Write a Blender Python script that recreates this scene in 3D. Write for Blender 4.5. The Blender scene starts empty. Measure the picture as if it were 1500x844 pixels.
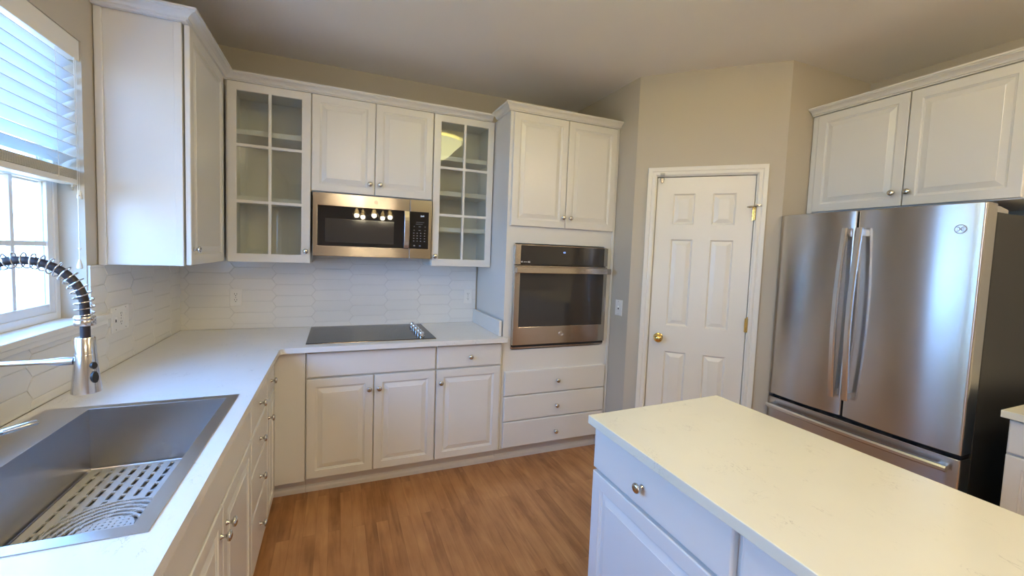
import bpy, bmesh, math, random
from mathutils import Vector, Matrix
PI = math.pi
random.seed(7)
sc = bpy.context.scene
COL = sc.collection

# ------------------------------------------------------------------ camera
cam_d = bpy.data.cameras.new('camera')
cam = bpy.data.objects.new('camera', cam_d)
COL.objects.link(cam)
sc.camera = cam
cam_d.sensor_width = 36.0
cam_d.lens = 605.977 / 1500 * 36.0
cam_d.shift_x = 11.85 / 1500
cam_d.shift_y = -14.44 / 1500
cam_d.clip_start = 0.02
_R = Vector((0.9271966, -0.3727870, 0.0365553))
_U = Vector((-0.0108758, 0.0707576, 0.9974343))
_F = Vector((0.3744170, 0.9252152, -0.0615518))
M = Matrix.Identity(4)
for i in range(3):
    M[i][0] = _R[i]; M[i][1] = _U[i]; M[i][2] = -_F[i]
M[0][3], M[1][3], M[2][3] = 0.92768, -3.18857, 1.48392
cam.matrix_world = M

# ------------------------------------------------------------------ world, sky, exposure
sc.view_settings.view_transform = 'Standard'
sc.view_settings.look = 'None'
sc.view_settings.gamma = 1.0
sc.view_settings.use_curve_mapping = False
sc.view_settings.exposure = 0.55
sc.cycles.max_bounces = 10
sc.cycles.diffuse_bounces = 6
sc.cycles.glossy_bounces = 5
sc.cycles.transmission_bounces = 8
sc.cycles.transparent_max_bounces = 12
sc.cycles.sample_clamp_indirect = 6.0
sc.cycles.caustics_reflective = False
sc.cycles.caustics_refractive = False
SKY_STRENGTH = 16.0
w = bpy.data.worlds.new('sky'); sc.world = w; w.use_nodes = True
nt = w.node_tree
bgn = nt.nodes['Background']
tc = nt.nodes.new('ShaderNodeTexCoord'); sep = nt.nodes.new('ShaderNodeSeparateXYZ')
rmp = nt.nodes.new('ShaderNodeValToRGB')
rmp.color_ramp.elements[0].position = 0.0; rmp.color_ramp.elements[0].color = (0.26, 0.52, 1.0, 1)
rmp.color_ramp.elements[1].position = 0.6; rmp.color_ramp.elements[1].color = (0.15, 0.42, 1.0, 1)
nt.links.new(tc.outputs['Generated'], sep.inputs[0])
nt.links.new(sep.outputs['Z'], rmp.inputs[0])
nt.links.new(rmp.outputs[0], bgn.inputs['Color'])
bgn.inputs['Strength'].default_value = SKY_STRENGTH

def portal(loc, rot, sx, sy):
    l = bpy.data.lights.new('window_portal', 'AREA'); l.shape = 'RECTANGLE'; l.size = sx; l.size_y = sy
    l.cycles.is_portal = True
    o = bpy.data.objects.new('window_portal', l); COL.objects.link(o); o.location = loc; o.rotation_euler = rot
    return o
WARM = (1.0, 0.85, 0.58)
FLUSH_EMIT = 4.7
FILL_EMIT = 13.2  # strength of the two added fill bowls out of view
CHAND_WATT = 3.5
sun_d = bpy.data.lights.new('sun', 'SUN'); sun_d.energy = 16.0; sun_d.angle = 0.01; sun_d.color = (1.0, 0.86, 0.62)
sun = bpy.data.objects.new('sun', sun_d); COL.objects.link(sun); sun.rotation_euler = Vector((-0.30, -0.75, -0.9)).to_track_quat('-Z', 'Y').to_euler()

# ------------------------------------------------------------------ dimensions
H = 2.726                 # ceiling
AX, AY = 2.853, -0.808    # pantry corner left
BX, BY = 3.51, -1.412     # pantry corner right
W = 4.303                 # right wall
REAR = -7.0
WIN_Y0, WIN_Y1, WIN_Z0, WIN_Z1 = -2.70, -1.035, 1.150, 2.236
PAT_Y0, PAT_Y1, PAT_Z1 = -5.80, -5.15, 2.08

# ------------------------------------------------------------------ materials
MAT = {}
def nodes_of(name):
    m = bpy.data.materials.new(name); m.use_nodes = True
    b = m.node_tree.nodes['Principled BSDF']
    return m, m.node_tree, b
def noise_bump(nt, b, scale, strength, dist=0.002, detail=3, stretch=None):
    n = nt.nodes.new('ShaderNodeTexNoise'); n.inputs['Scale'].default_value = scale; n.inputs['Detail'].default_value = detail
    t = nt.nodes.new('ShaderNodeTexCoord')
    if stretch:
        mp = nt.nodes.new('ShaderNodeMapping'); mp.inputs['Scale'].default_value = stretch
        nt.links.new(t.outputs['Object'], mp.inputs['Vector']); nt.links.new(mp.outputs[0], n.inputs['Vector'])
    else:
        nt.links.new(t.outputs['Object'], n.inputs['Vector'])
    bp = nt.nodes.new('ShaderNodeBump'); bp.inputs['Strength'].default_value = strength; bp.inputs['Distance'].default_value = dist
    nt.links.new(n.outputs['Fac'], bp.inputs['Height']); nt.links.new(bp.outputs[0], b.inputs['Normal'])
    return n, bp
def simple(name, col, rough=0.5, metal=0.0, bump=None, spec=None, coat=0.0, var=0.0):
    m, nt, b = nodes_of(name)
    b.inputs['Base Color'].default_value = (*col, 1)
    b.inputs['Roughness'].default_value = rough
    b.inputs['Metallic'].default_value = metal
    if spec is not None: b.inputs['Specular IOR Level'].default_value = spec
    if coat: b.inputs['Coat Weight'].default_value = coat; b.inputs['Coat Roughness'].default_value = 0.08
    if bump: noise_bump(nt, b, *bump)
    if var:
        n = nt.nodes.new('ShaderNodeTexNoise'); n.inputs['Scale'].default_value = 3.0
        t = nt.nodes.new('ShaderNodeTexCoord'); nt.links.new(t.outputs['Object'], n.inputs['Vector'])
        mx = nt.nodes.new('ShaderNodeMix'); mx.data_type = 'RGBA'
        mx.inputs['A'].default_value = (*[c * (1 - var) for c in col], 1); mx.inputs['B'].default_value = (*[min(1, c * (1 + var)) for c in col], 1)
        nt.links.new(n.outputs['Fac'], mx.inputs['Factor']); nt.links.new(mx.outputs['Result'], b.inputs['Base Color'])
    MAT[name] = m
    return m
def emis(name, col, strength):
    m, nt, b = nodes_of(name)
    b.inputs['Base Color'].default_value = (*col, 1)
    b.inputs['Emission Color'].default_value = (*col, 1); b.inputs['Emission Strength'].default_value = strength
    MAT[name] = m; return m

simple('cabinet_white', (0.74, 0.725, 0.695), 0.28, bump=(120, 0.05, 0.001, 2), var=0.015)
simple('cabinet_inside', (0.62, 0.61, 0.56), 0.5, var=0.02)
simple('trim_white', (0.80, 0.775, 0.72), 0.32, var=0.01)
simple('wall_paint', (0.525, 0.475, 0.395), 0.75, bump=(160, 0.12, 0.002, 3), var=0.02)
simple('ceiling_paint', (0.84, 0.81, 0.77), 0.85, bump=(90, 0.25, 0.003, 4), var=0.02)
simple('tile_white', (0.80, 0.78, 0.745), 0.16, bump=(9, 0.12, 0.004, 1), var=0.02)
simple('grout', (0.68, 0.66, 0.63), 0.8, bump=(300, 0.2, 0.001, 2))
simple('nickel', (0.62, 0.60, 0.57), 0.17, 1.0, bump=(40, 0.02, 0.001, 1))
simple('handle_steel', (0.74, 0.73, 0.72), 0.26, 1.0, bump=(40, 0.02, 0.001, 1))
simple('chrome', (0.75, 0.75, 0.76), 0.08, 1.0, bump=(40, 0.01, 0.001, 1))
simple('brass', (0.83, 0.60, 0.22), 0.16, 1.0, bump=(60, 0.02, 0.001, 1))
simple('black_glass', (0.012, 0.011, 0.012), 0.02, spec=0.6, bump=(3, 0.01, 0.001, 1))
simple('cooktop_glass', (0.02, 0.02, 0.022), 0.12, spec=0.22, bump=(3, 0.01, 0.001, 1))
simple('window_mesh_glass', (0.040, 0.035, 0.032), 0.07, spec=0.7, bump=(3, 0.01, 0.001, 1))
simple('black_plastic', (0.02, 0.02, 0.022), 0.4, bump=(200, 0.05, 0.001, 2))
simple('black_gap', (0.012, 0.010, 0.010), 0.7, bump=(100, 0.05, 0.001, 2))
simple('dark_rubber', (0.025, 0.018, 0.022), 0.45, bump=(200, 0.05, 0.001, 2))
simple('grey_plastic', (0.42, 0.41, 0.40), 0.5, bump=(200, 0.05, 0.001, 2))
simple('fridge_side', (0.032, 0.030, 0.029), 0.50, bump=(400, 0.12, 0.001, 2), var=0.03)
simple('plate_white', (0.82, 0.80, 0.76), 0.35, bump=(100, 0.02, 0.001, 1))
simple('slot_dark', (0.03, 0.03, 0.03), 0.6, bump=(100, 0.02, 0.001, 1))
simple('mat_white', (0.72, 0.71, 0.70), 0.5, bump=(120, 0.1, 0.001, 2))
simple('print_grey', (0.20, 0.22, 0.24), 0.5, bump=(100, 0.02, 0.001, 1))
simple('print_white', (0.85, 0.85, 0.85), 0.5, bump=(100, 0.02, 0.001, 1))
simple('vinyl_white', (0.78, 0.78, 0.78), 0.35, bump=(100, 0.03, 0.001, 2))
simple('blind_rail', (0.62, 0.58, 0.48), 0.45, bump=(60, 0.05, 0.001, 2), var=0.05)
simple('cord_white', (0.75, 0.72, 0.66), 0.7, bump=(400, 0.2, 0.001, 2))
simple('lawn_tan', (0.36, 0.25, 0.12), 0.9, bump=(20, 0.5, 0.02, 4), var=0.2)
simple('fence_wood', (0.62, 0.47, 0.28), 0.8, bump=(30, 0.4, 0.01, 3), var=0.15)
simple('bark', (0.16, 0.11, 0.08), 0.9, bump=(40, 0.6, 0.02, 3), var=0.2)
simple('siding', (0.45, 0.44, 0.42), 0.8, bump=(20, 0.1, 0.01, 2))
simple('leaf', (0.30, 0.36, 0.12), 0.6, bump=(40, 0.2, 0.01, 2), var=0.3)
emis('clock_light', (0.75, 0.9, 1.0), 0.7)
emis('clock_blue', (0.25, 0.42, 1.0), 1.3)
emis('bulb_glow', (1.0, 0.80, 0.42), 9.0)
emis('fill_bowl_glow', WARM, FILL_EMIT)
emis('bowl_glow', (1.0, 0.94, 0.48), FLUSH_EMIT)

def steel(name, col, rough, stretch, aniso=0.6, bump=0.035):
    m, nt, b = nodes_of(name)
    b.inputs['Base Color'].default_value = (*col, 1); b.inputs['Metallic'].default_value = 1
    b.inputs['Roughness'].default_value = rough
    b.inputs['Anisotropic'].default_value = aniso
    tg = nt.nodes.new('ShaderNodeCombineXYZ'); tg.inputs[2].default_value = 1.0
    nt.links.new(tg.outputs[0], b.inputs['Tangent'])
    noise_bump(nt, b, 1.0, bump, 0.001, 2, stretch)
    n = nt.nodes.new('ShaderNodeTexNoise'); n.inputs['Scale'].default_value = 1.0; n.inputs['Detail'].default_value = 2
    t = nt.nodes.new('ShaderNodeTexCoord'); mp = nt.nodes.new('ShaderNodeMapping'); mp.inputs['Scale'].default_value = stretch
    nt.links.new(t.outputs['Object'], mp.inputs['Vector']); nt.links.new(mp.outputs[0], n.inputs['Vector'])
    mr = nt.nodes.new('ShaderNodeMapRange'); mr.inputs['To Min'].default_value = rough * 0.8; mr.inputs['To Max'].default_value = rough * 1.25
    nt.links.new(n.outputs['Fac'], mr.inputs['Value']); nt.links.new(mr.outputs[0], b.inputs['Roughness'])
    MAT[name] = m
steel('steel_fridge', (0.58, 0.56, 0.55), 0.24, (4, 4, 700), 0.92, 0.02)
steel('steel', (0.53, 0.475, 0.42), 0.18, (4, 4, 700), 0.92, 0.02)
steel('steel_sink', (0.56, 0.54, 0.53), 0.30, (300, 4, 300), 0.0, 0.06)
steel('steel_faucet', (0.66, 0.65, 0.65), 0.20, (300, 300, 8), 0.0, 0.04)

def glass(name, tint=(1, 1, 1), ior=1.45):
    # thin clear pane: mostly clear with a fresnel reflection
    m = bpy.data.materials.new(name); m.use_nodes = True; nt = m.node_tree
    for n in list(nt.nodes): nt.nodes.remove(n)
    out = nt.nodes.new('ShaderNodeOutputMaterial'); mx = nt.nodes.new('ShaderNodeMixShader')
    tr = nt.nodes.new('ShaderNodeBsdfTransparent'); gl = nt.nodes.new('ShaderNodeBsdfGlossy'); lw = nt.nodes.new('ShaderNodeLayerWeight'); lw.inputs['Blend'].default_value = 0.5
    pw = nt.nodes.new('ShaderNodeMath'); pw.operation = 'POWER'; pw.inputs[1].default_value = 5; nt.links.new(lw.outputs['Facing'], pw.inputs[0])
    f0 = ((ior - 1) / (ior + 1)) ** 2
    fr = nt.nodes.new('ShaderNodeMath'); fr.operation = 'MULTIPLY_ADD'; fr.inputs[1].default_value = 1 - f0; fr.inputs[2].default_value = f0; nt.links.new(pw.outputs[0], fr.inputs[0])
    tr.inputs['Color'].default_value = (*tint, 1); gl.inputs['Roughness'].default_value = 0.0
    nt.links.new(fr.outputs[0], mx.inputs['Fac']); nt.links.new(tr.outputs[0], mx.inputs[1]); nt.links.new(gl.outputs[0], mx.inputs[2])
    nt.links.new(mx.outputs[0], out.inputs['Surface']); MAT[name] = m
glass('window_glass'); glass('cabinet_glass', (0.93, 0.95, 0.93), 1.6); glass('clear_plastic', (0.85, 0.85, 0.85), 1.5)

# translucent faux-wood blind slats
m, nt, b = nodes_of('slat_white')
b.inputs['Base Color'].default_value = (0.72, 0.76, 0.80, 1); b.inputs['Roughness'].default_value = 0.4
b.inputs['Transmission Weight'].default_value = 0.0
noise_bump(nt, b, 30, 0.05, 0.001, 2)
MAT['slat_white'] = m
m, nt, b = nodes_of('shade_glass')
b.inputs['Base Color'].default_value = (1, 0.9, 0.7, 1); b.inputs['Roughness'].default_value = 0.25
b.inputs['Transmission Weight'].default_value = 0.8
noise_bump(nt, b, 30, 0.05, 0.001, 2)
MAT['shade_glass'] = m

# quartz worktop: white with short faint grey flecks
def quartz(name, base, vein):
    m, nt, b = nodes_of(name)
    b.inputs['Roughness'].default_value = 0.22
    t = nt.nodes.new('ShaderNodeTexCoord')
    n1 = nt.nodes.new('ShaderNodeTexNoise'); n1.inputs['Scale'].default_value = 16; n1.inputs['Detail'].default_value = 6; n1.inputs['Distortion'].default_value = 1.6
    mp = nt.nodes.new('ShaderNodeMapping'); mp.inputs['Scale'].default_value = (1.6, 0.75, 1)
    nt.links.new(t.outputs['Object'], mp.inputs['Vector']); nt.links.new(mp.outputs[0], n1.inputs['Vector'])
    s = nt.nodes.new('ShaderNodeMath'); s.operation = 'SUBTRACT'; s.inputs[1].default_value = 0.5; nt.links.new(n1.outputs['Fac'], s.inputs[0])
    a = nt.nodes.new('ShaderNodeMath'); a.operation = 'ABSOLUTE'; nt.links.new(s.outputs[0], a.inputs[0])
    r = nt.nodes.new('ShaderNodeMapRange'); r.inputs['From Min'].default_value = 0.0; r.inputs['From Max'].default_value = 0.0105
    r.inputs['To Min'].default_value = 1; r.inputs['To Max'].default_value = 0; nt.links.new(a.outputs[0], r.inputs['Value'])
    n2 = nt.nodes.new('ShaderNodeTexNoise'); n2.inputs['Scale'].default_value = 11; n2.inputs['Detail'].default_value = 3
    nt.links.new(t.outputs['Object'], n2.inputs['Vector'])
    r2 = nt.nodes.new('ShaderNodeMapRange'); r2.inputs['From Min'].default_value = 0.53; r2.inputs['From Max'].default_value = 0.74; nt.links.new(n2.outputs['Fac'], r2.inputs['Value'])
    mu = nt.nodes.new('ShaderNodeMath'); mu.operation = 'MULTIPLY'; nt.links.new(r.outputs[0], mu.inputs[0]); nt.links.new(r2.outputs[0], mu.inputs[1])
    n3 = nt.nodes.new('ShaderNodeTexNoise'); n3.inputs['Scale'].default_value = 5; nt.links.new(t.outputs['Object'], n3.inputs['Vector'])
    m0 = nt.nodes.new('ShaderNodeMix'); m0.data_type = 'RGBA'; m0.inputs['A'].default_value = (*base, 1); m0.inputs['B'].default_value = (*[c * 0.94 for c in base], 1)
    nt.links.new(n3.outputs['Fac'], m0.inputs['Factor'])
    mx = nt.nodes.new('ShaderNodeMix'); mx.data_type = 'RGBA'; nt.links.new(m0.outputs['Result'], mx.inputs['A']); mx.inputs['B'].default_value = (*vein, 1)
    nt.links.new(mu.outputs[0], mx.inputs['Factor']); nt.links.new(mx.outputs['Result'], b.inputs['Base Color'])
    MAT[name] = m
quartz('quartz', (0.82, 0.805, 0.78), (0.42, 0.40, 0.38))
quartz('quartz_lamp_tint', (0.78, 0.755, 0.635), (0.38, 0.36, 0.32))  # same stone with the warm lamp's yellow cast put into its colour

# hardwood strip floor, boards running along y
def wood_floor():
    m, nt, b = nodes_of('hardwood')
    t = nt.nodes.new('ShaderNodeTexCoord')
    mp = nt.nodes.new('ShaderNodeMapping'); mp.inputs['Rotation'].default_value = (0, 0, PI / 2)
    nt.links.new(t.outputs['Object'], mp.inputs['Vector'])
    br = nt.nodes.new('ShaderNodeTexBrick'); br.offset = 0.37; br.offset_frequency = 2; br.squash = 1
    br.inputs['Scale'].default_value = 1; br.inputs['Brick Width'].default_value = 0.95; br.inputs['Row Height'].default_value = 0.060
    br.inputs['Mortar Size'].default_value = 0.0004; br.inputs['Mortar Smooth'].default_value = 0.3; br.inputs['Bias'].default_value = 0.0
    br.inputs['Color1'].default_value = (0, 0, 0, 1); br.inputs['Color2'].default_value = (1, 1, 1, 1); br.inputs['Mortar'].default_value = (0.0, 0.0, 0.0, 1)
    nt.links.new(mp.outputs[0], br.inputs['Vector'])
    # grain
    mg = nt.nodes.new('ShaderNodeMapping'); mg.inputs['Scale'].default_value = (30, 3.0, 1)
    nt.links.new(t.outputs['Object'], mg.inputs['Vector'])
    ad = nt.nodes.new('ShaderNodeVectorMath'); ad.operation = 'ADD'
    sc_ = nt.nodes.new('ShaderNodeVectorMath'); sc_.operation = 'SCALE'; sc_.inputs['Scale'].default_value = 17.0
    nt.links.new(br.outputs['Color'], sc_.inputs[0]); nt.links.new(mg.outputs[0], ad.inputs[0]); nt.links.new(sc_.outputs[0], ad.inputs[1])
    ng = nt.nodes.new('ShaderNodeTexNoise'); ng.inputs['Scale'].default_value = 1; ng.inputs['Detail'].default_value = 5; ng.inputs['Distortion'].default_value = 0.8
    nt.links.new(ad.outputs[0], ng.inputs['Vector'])
    nb = nt.nodes.new('ShaderNodeTexNoise'); nb.inputs['Scale'].default_value = 1.0; nb.inputs['Detail'].default_value = 5
    mb_ = nt.nodes.new('ShaderNodeMapping'); mb_.inputs['Scale'].default_value = (11, 5, 1); nt.links.new(t.outputs['Object'], mb_.inputs['Vector']); nt.links.new(mb_.outputs[0], nb.inputs['Vector'])
    r1 = nt.nodes.new('ShaderNodeValToRGB')
    e = r1.color_ramp.elements
    e[0].position = 0.0; e[0].color = (0.25, 0.105, 0.038, 1)
    e[1].position = 1.0; e[1].color = (0.58, 0.31, 0.135, 1)
    x = e.new(0.5); x.color = (0.45, 0.215, 0.088, 1)
    mx = nt.nodes.new('ShaderNodeMath'); mx.operation = 'MULTIPLY'; mx.inputs[1].default_value = 0.42; nt.links.new(br.outputs['Color'], mx.inputs[0])
    m2 = nt.nodes.new('ShaderNodeMath'); m2.operation = 'MULTIPLY'; m2.inputs[1].default_value = 1.25; nt.links.new(ng.outputs['Fac'], m2.inputs[0])
    m3 = nt.nodes.new('ShaderNodeMath'); m3.operation = 'MULTIPLY'; m3.inputs[1].default_value = 0.9; nt.links.new(nb.outputs['Fac'], m3.inputs[0])
    a1 = nt.nodes.new('ShaderNodeMath'); a1.operation = 'ADD'; nt.links.new(mx.outputs[0], a1.inputs[0]); nt.links.new(m2.outputs[0], a1.inputs[1])
    a2 = nt.nodes.new('ShaderNodeMath'); a2.operation = 'ADD'; nt.links.new(a1.outputs[0], a2.inputs[0]); nt.links.new(m3.outputs[0], a2.inputs[1])
    a3 = nt.nodes.new('ShaderNodeMath'); a3.operation = 'SUBTRACT'; a3.inputs[1].default_value = 0.79; nt.links.new(a2.outputs[0], a3.inputs[0])
    nt.links.new(a3.outputs[0], r1.inputs[0])
    mm = nt.nodes.new('ShaderNodeMix'); mm.data_type = 'RGBA'; mm.inputs['B'].default_value = (0.20, 0.085, 0.032, 1)
    nt.links.new(br.outputs['Fac'], mm.inputs['Factor']); nt.links.new(r1.outputs[0], mm.inputs['A'])
    nt.links.new(mm.outputs['Result'], b.inputs['Base Color'])
    b.inputs['Roughness'].default_value = 0.34
    bp = nt.nodes.new('ShaderNodeBump'); bp.inputs['Strength'].default_value = 0.15; bp.inputs['Distance'].default_value = 0.001
    nt.links.new(ng.outputs['Fac'], bp.inputs['Height']); nt.links.new(bp.outputs[0], b.inputs['Normal'])
    MAT['hardwood'] = m
wood_floor()

# ------------------------------------------------------------------ helpers
def new(): return bmesh.new()
def box(bm, x0, x1, y0, y1, z0, z1):
    v = [bm.verts.new(p) for p in ((x0, y0, z0), (x1, y0, z0), (x1, y1, z0), (x0, y1, z0), (x0, y0, z1), (x1, y0, z1), (x1, y1, z1), (x0, y1, z1))]
    for f in ((0, 3, 2, 1), (4, 5, 6, 7), (0, 1, 5, 4), (1, 2, 6, 5), (2, 3, 7, 6), (3, 0, 4, 7)):
        bm.faces.new([v[i] for i in f])
def basis(d):
    d = Vector(d).normalized()
    a = Vector((0, 0, 1)) if abs(d.z) < 0.9 else Vector((1, 0, 0))
    u = d.cross(a).normalized(); v = u.cross(d).normalized()
    return d, u, v
def lathe(bm, prof, origin=(0, 0, 0), axis=(0, 0, 1), n=24, sx=1.0):
    """prof: list of (radius, height along axis)"""
    d, u, v = basis(axis); o = Vector(origin)
    rings = []
    for r, h in prof:
        if r < 1e-6: rings.append([bm.verts.new(o + d * h)])
        else: rings.append([bm.verts.new(o + d * h + (u * math.cos(2 * PI * k / n) * sx + v * math.sin(2 * PI * k / n)) * r) for k in range(n)])
    for a, b_ in zip(rings, rings[1:]):
        for k in range(n):
            k2 = (k + 1) % n
            if len(a) == 1 and len(b_) == 1: continue
            if len(a) == 1: bm.faces.new((a[0], b_[k], b_[k2]))
            elif len(b_) == 1: bm.faces.new((a[k], a[k2], b_[0]))
            else: bm.faces.new((a[k], a[k2], b_[k2], b_[k]))
def tube(bm, pts, r, n=8, closed=False, caps=True):
    pts = [Vector(p) for p in pts]; rings = []
    N = len(pts)
    up = None
    for i, p in enumerate(pts):
        if closed: t = pts[(i + 1) % N] - pts[i - 1]
        else: t = pts[min(i + 1, N - 1)] - pts[max(i - 1, 0)]
        t.normalize()
        if up is None:
            _, u, v = basis(t)
        else:
            u = (up - t * up.dot(t)).normalized(); v = t.cross(u)
        up = u
        rr = r[i] if isinstance(r, (list, tuple)) else r
        rings.append([bm.verts.new(p + (u * math.cos(2 * PI * k / n) + v * math.sin(2 * PI * k / n)) * rr) for k in range(n)])
    m = N if closed else N - 1
    for i in range(m):
        a, b_ = rings[i], rings[(i + 1) % N]
        for k in range(n): bm.faces.new((a[k], a[(k + 1) % n], b_[(k + 1) % n], b_[k]))
    if caps and not closed:
        bm.faces.new(rings[0][::-1]); bm.faces.new(rings[-1])
def prism(bm, poly, axis, a0, a1):
    """extrude polygon; axis 'x': poly in (y,z); 'y': (x,z); 'z': (x,y)"""
    def P(p, a): return {'x': (a, p[0], p[1]), 'y': (p[0], a, p[1]), 'z': (p[0], p[1], a)}[axis]
    A = [bm.verts.new(P(p, a0)) for p in poly]; B = [bm.verts.new(P(p, a1)) for p in poly]
    bm.faces.new(A[::-1]); bm.faces.new(B)
    for i in range(len(poly)):
        j = (i + 1) % len(poly); bm.faces.new((A[i], A[j], B[j], B[i]))
def gridslab(bm, xs, ys, skip, z0, z1):
    """slab of grid cells sharing vertices; skip(i,j) leaves a hole"""
    nx, ny = len(xs) - 1, len(ys) - 1
    keep = [[not skip(i, j) for j in range(ny)] for i in range(nx)]
    vt, vb = {}, {}
    def g(d, i, j, z):
        if (i, j) not in d: d[(i, j)] = bm.verts.new((xs[i], ys[j], z))
        return d[(i, j)]
    T = lambda i, j: g(vt, i, j, z1)
    B = lambda i, j: g(vb, i, j, z0)
    for i in range(nx):
        for j in range(ny):
            if not keep[i][j]: continue
            bm.faces.new((T(i, j), T(i + 1, j), T(i + 1, j + 1), T(i, j + 1)))
            bm.faces.new((B(i, j + 1), B(i + 1, j + 1), B(i + 1, j), B(i, j)))
            if i == 0 or not keep[i - 1][j]: bm.faces.new((T(i, j + 1), B(i, j + 1), B(i, j), T(i, j)))
            if i == nx - 1 or not keep[i + 1][j]: bm.faces.new((T(i + 1, j), B(i + 1, j), B(i + 1, j + 1), T(i + 1, j + 1)))
            if j == 0 or not keep[i][j - 1]: bm.faces.new((T(i, j), B(i, j), B(i + 1, j), T(i + 1, j)))
            if j == ny - 1 or not keep[i][j + 1]: bm.faces.new((T(i + 1, j + 1), B(i + 1, j + 1), B(i, j + 1), T(i, j + 1)))
def rings(bm, x0, x1, z0, z1, prof, cap=True):
    """concentric rectangles on a front facing -y: prof = [(inset, y)]"""
    L = []
    for ins, y in prof:
        L.append([bm.verts.new(p) for p in ((x0 + ins, y, z0 + ins), (x1 - ins, y, z0 + ins), (x1 - ins, y, z1 - ins), (x0 + ins, y, z1 - ins))])
    for a, b_ in zip(L, L[1:]):
        for k in range(4): bm.faces.new((a[k], a[(k + 1) % 4], b_[(k + 1) % 4], b_[k]))
    if cap: bm.faces.new(L[-1])
    return L
def obj(name, bm, mat, parent=None, bevel=0.0, smooth=False, seg=2, loc=None, rot=None):
    bmesh.ops.recalc_face_normals(bm, faces=bm.faces)
    me = bpy.data.meshes.new(name); bm.to_mesh(me); bm.free()
    me.materials.append(MAT[mat])
    if smooth:
        for p in me.polygons: p.use_smooth = True
    o = bpy.data.objects.new(name, me); COL.objects.link(o)
    if parent is not None: o.parent = parent
    if loc: o.location = loc
    if rot: o.rotation_euler = rot
    if smooth:
        try: me.set_sharp_from_angle(angle=math.radians(40))
        except Exception: pass
    if bevel:
        md = o.modifiers.new('bevel', 'BEVEL'); md.width = bevel; md.segments = seg; md.limit_method = 'ANGLE'; md.angle_limit = math.radians(40)
        md.harden_normals = False
    return o
def tag(o, label, cat, group=None):
    o['label'] = label; o['category'] = cat
    if group: o['group'] = group
    return o
def thing(name, label, cat, loc=(0, 0, 0), rotz=0.0, group=None):
    o = bpy.data.objects.new(name, None); COL.objects.link(o); o.empty_display_size = 0.1
    o.location = loc; o.rotation_euler = (0, 0, rotz)
    return tag(o, label, cat, group)
def struct(name, bm, mat, parent=None, bevel=0.0, **k):
    o = obj(name, bm, mat, parent, bevel, **k)
    if parent is None: o['kind'] = 'structure'
    return o
def sroot(name, loc=(0, 0, 0), rotz=0.0):
    o = bpy.data.objects.new(name, None); COL.objects.link(o); o.location = loc; o.rotation_euler = (0, 0, rotz); o['kind'] = 'structure'
    return o
def text(name, s, size, mat, parent, loc, rot, extrude=0.0004, label=None):
    c = bpy.data.curves.new(name, 'FONT'); c.body = s; c.size = size; c.extrude = extrude; c.align_x = 'CENTER'; c.align_y = 'CENTER'
    tmp = bpy.data.objects.new(name, c); COL.objects.link(tmp); bpy.context.view_layer.update()
    me = bpy.data.meshes.new_from_object(tmp.evaluated_get(bpy.context.evaluated_depsgraph_get())); bpy.data.objects.remove(tmp); bpy.data.curves.remove(c)
    me.materials.clear(); me.materials.append(MAT[mat])
    o = bpy.data.objects.new(name, me); COL.objects.link(o); o.parent = parent; o.location = loc; o.rotation_euler = rot
    return o

# ------------------------------------------------------------------ large structure
T = 0.15
bm = new(); gridslab(bm, [-T, W + T], [REAR - T, T], lambda i, j: False, -0.1, 0.0); struct('floor', bm, 'hardwood')
bm = new(); box(bm, -T, W + T, REAR - T, T, H, H + 0.1); struct('ceiling', bm, 'ceiling_paint')
# left wall with the window and patio door openings (built as a slab standing in the y-z plane)
def wall_with_holes(name, a0, a1, holes, plane, t, mat='wall_paint'):
    As = sorted({a0, a1, *[h[0] for h in holes], *[h[1] for h in holes]})
    Zs = sorted({0.0, H, *[h[2] for h in holes], *[h[3] for h in holes]})
    def skip(i, j):
        a = (As[i] + As[i + 1]) / 2; z = (Zs[j] + Zs[j + 1]) / 2
        return any(h[0] < a < h[1] and h[2] < z < h[3] for h in holes)
    bm = new(); gridslab(bm, As, Zs, skip, 0, t)
    for v in bm.verts:
        x, y, z = v.co
        v.co = (plane - z, x, y) if name in ('wall_left',) else (x, plane - z, y)
    return struct(name, bm, mat)
wall_with_holes('wall_left', REAR - T, T, [(WIN_Y0, WIN_Y1, WIN_Z0, WIN_Z1), (PAT_Y0, PAT_Y1, 0.0, PAT_Z1)], 0.0, T)
bm = new(); box(bm, 0.0, W, REAR - T, REAR, 0, H); struct('wall_rear', bm, 'wall_paint')
bm = new(); box(bm, 0.0, W, 0.0, T, 0, H); struct('wall_back', bm, 'wall_paint')
bm = new(); box(bm, W, W + T, REAR, 0, 0, H); struct('wall_right', bm, 'wall_paint')
bm = new(); prism(bm, [(AX, 0), (AX, AY), (AX + 0.09, AY + 0.04), (AX + 0.09, 0)], 'z', 0, H); struct('wall_pantry_side', bm, 'wall_paint')
# diagonal pantry wall with the door opening; local frame: x along the wall, y into the pantry
DL = math.hypot(BX - AX, BY - AY); DANG = math.atan2(BY - AY, BX - AX)
SL0, SL1, SLZ = 0.146, 0.742, 2.040      # door slab along the wall
bm = new()
J = 0.012
box(bm, 0, SL0 - J, 0, 0.10, 0, H); box(bm, SL1 + J, DL, 0, 0.10, 0, H); box(bm, SL0 - J, SL1 + J, 0, 0.10, SLZ + J, H)
o = struct('wall_pantry_front', bm, 'wall_paint'); o.location = (AX, AY, 0); o.rotation_euler = (0, 0, DANG)
bm = new(); prism(bm, [(BX, BY), (W, BY), (W, BY + 0.09), (BX + 0.04, BY + 0.09)], 'z', 0, H); struct('wall_pantry_return', bm, 'wall_paint')

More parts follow.
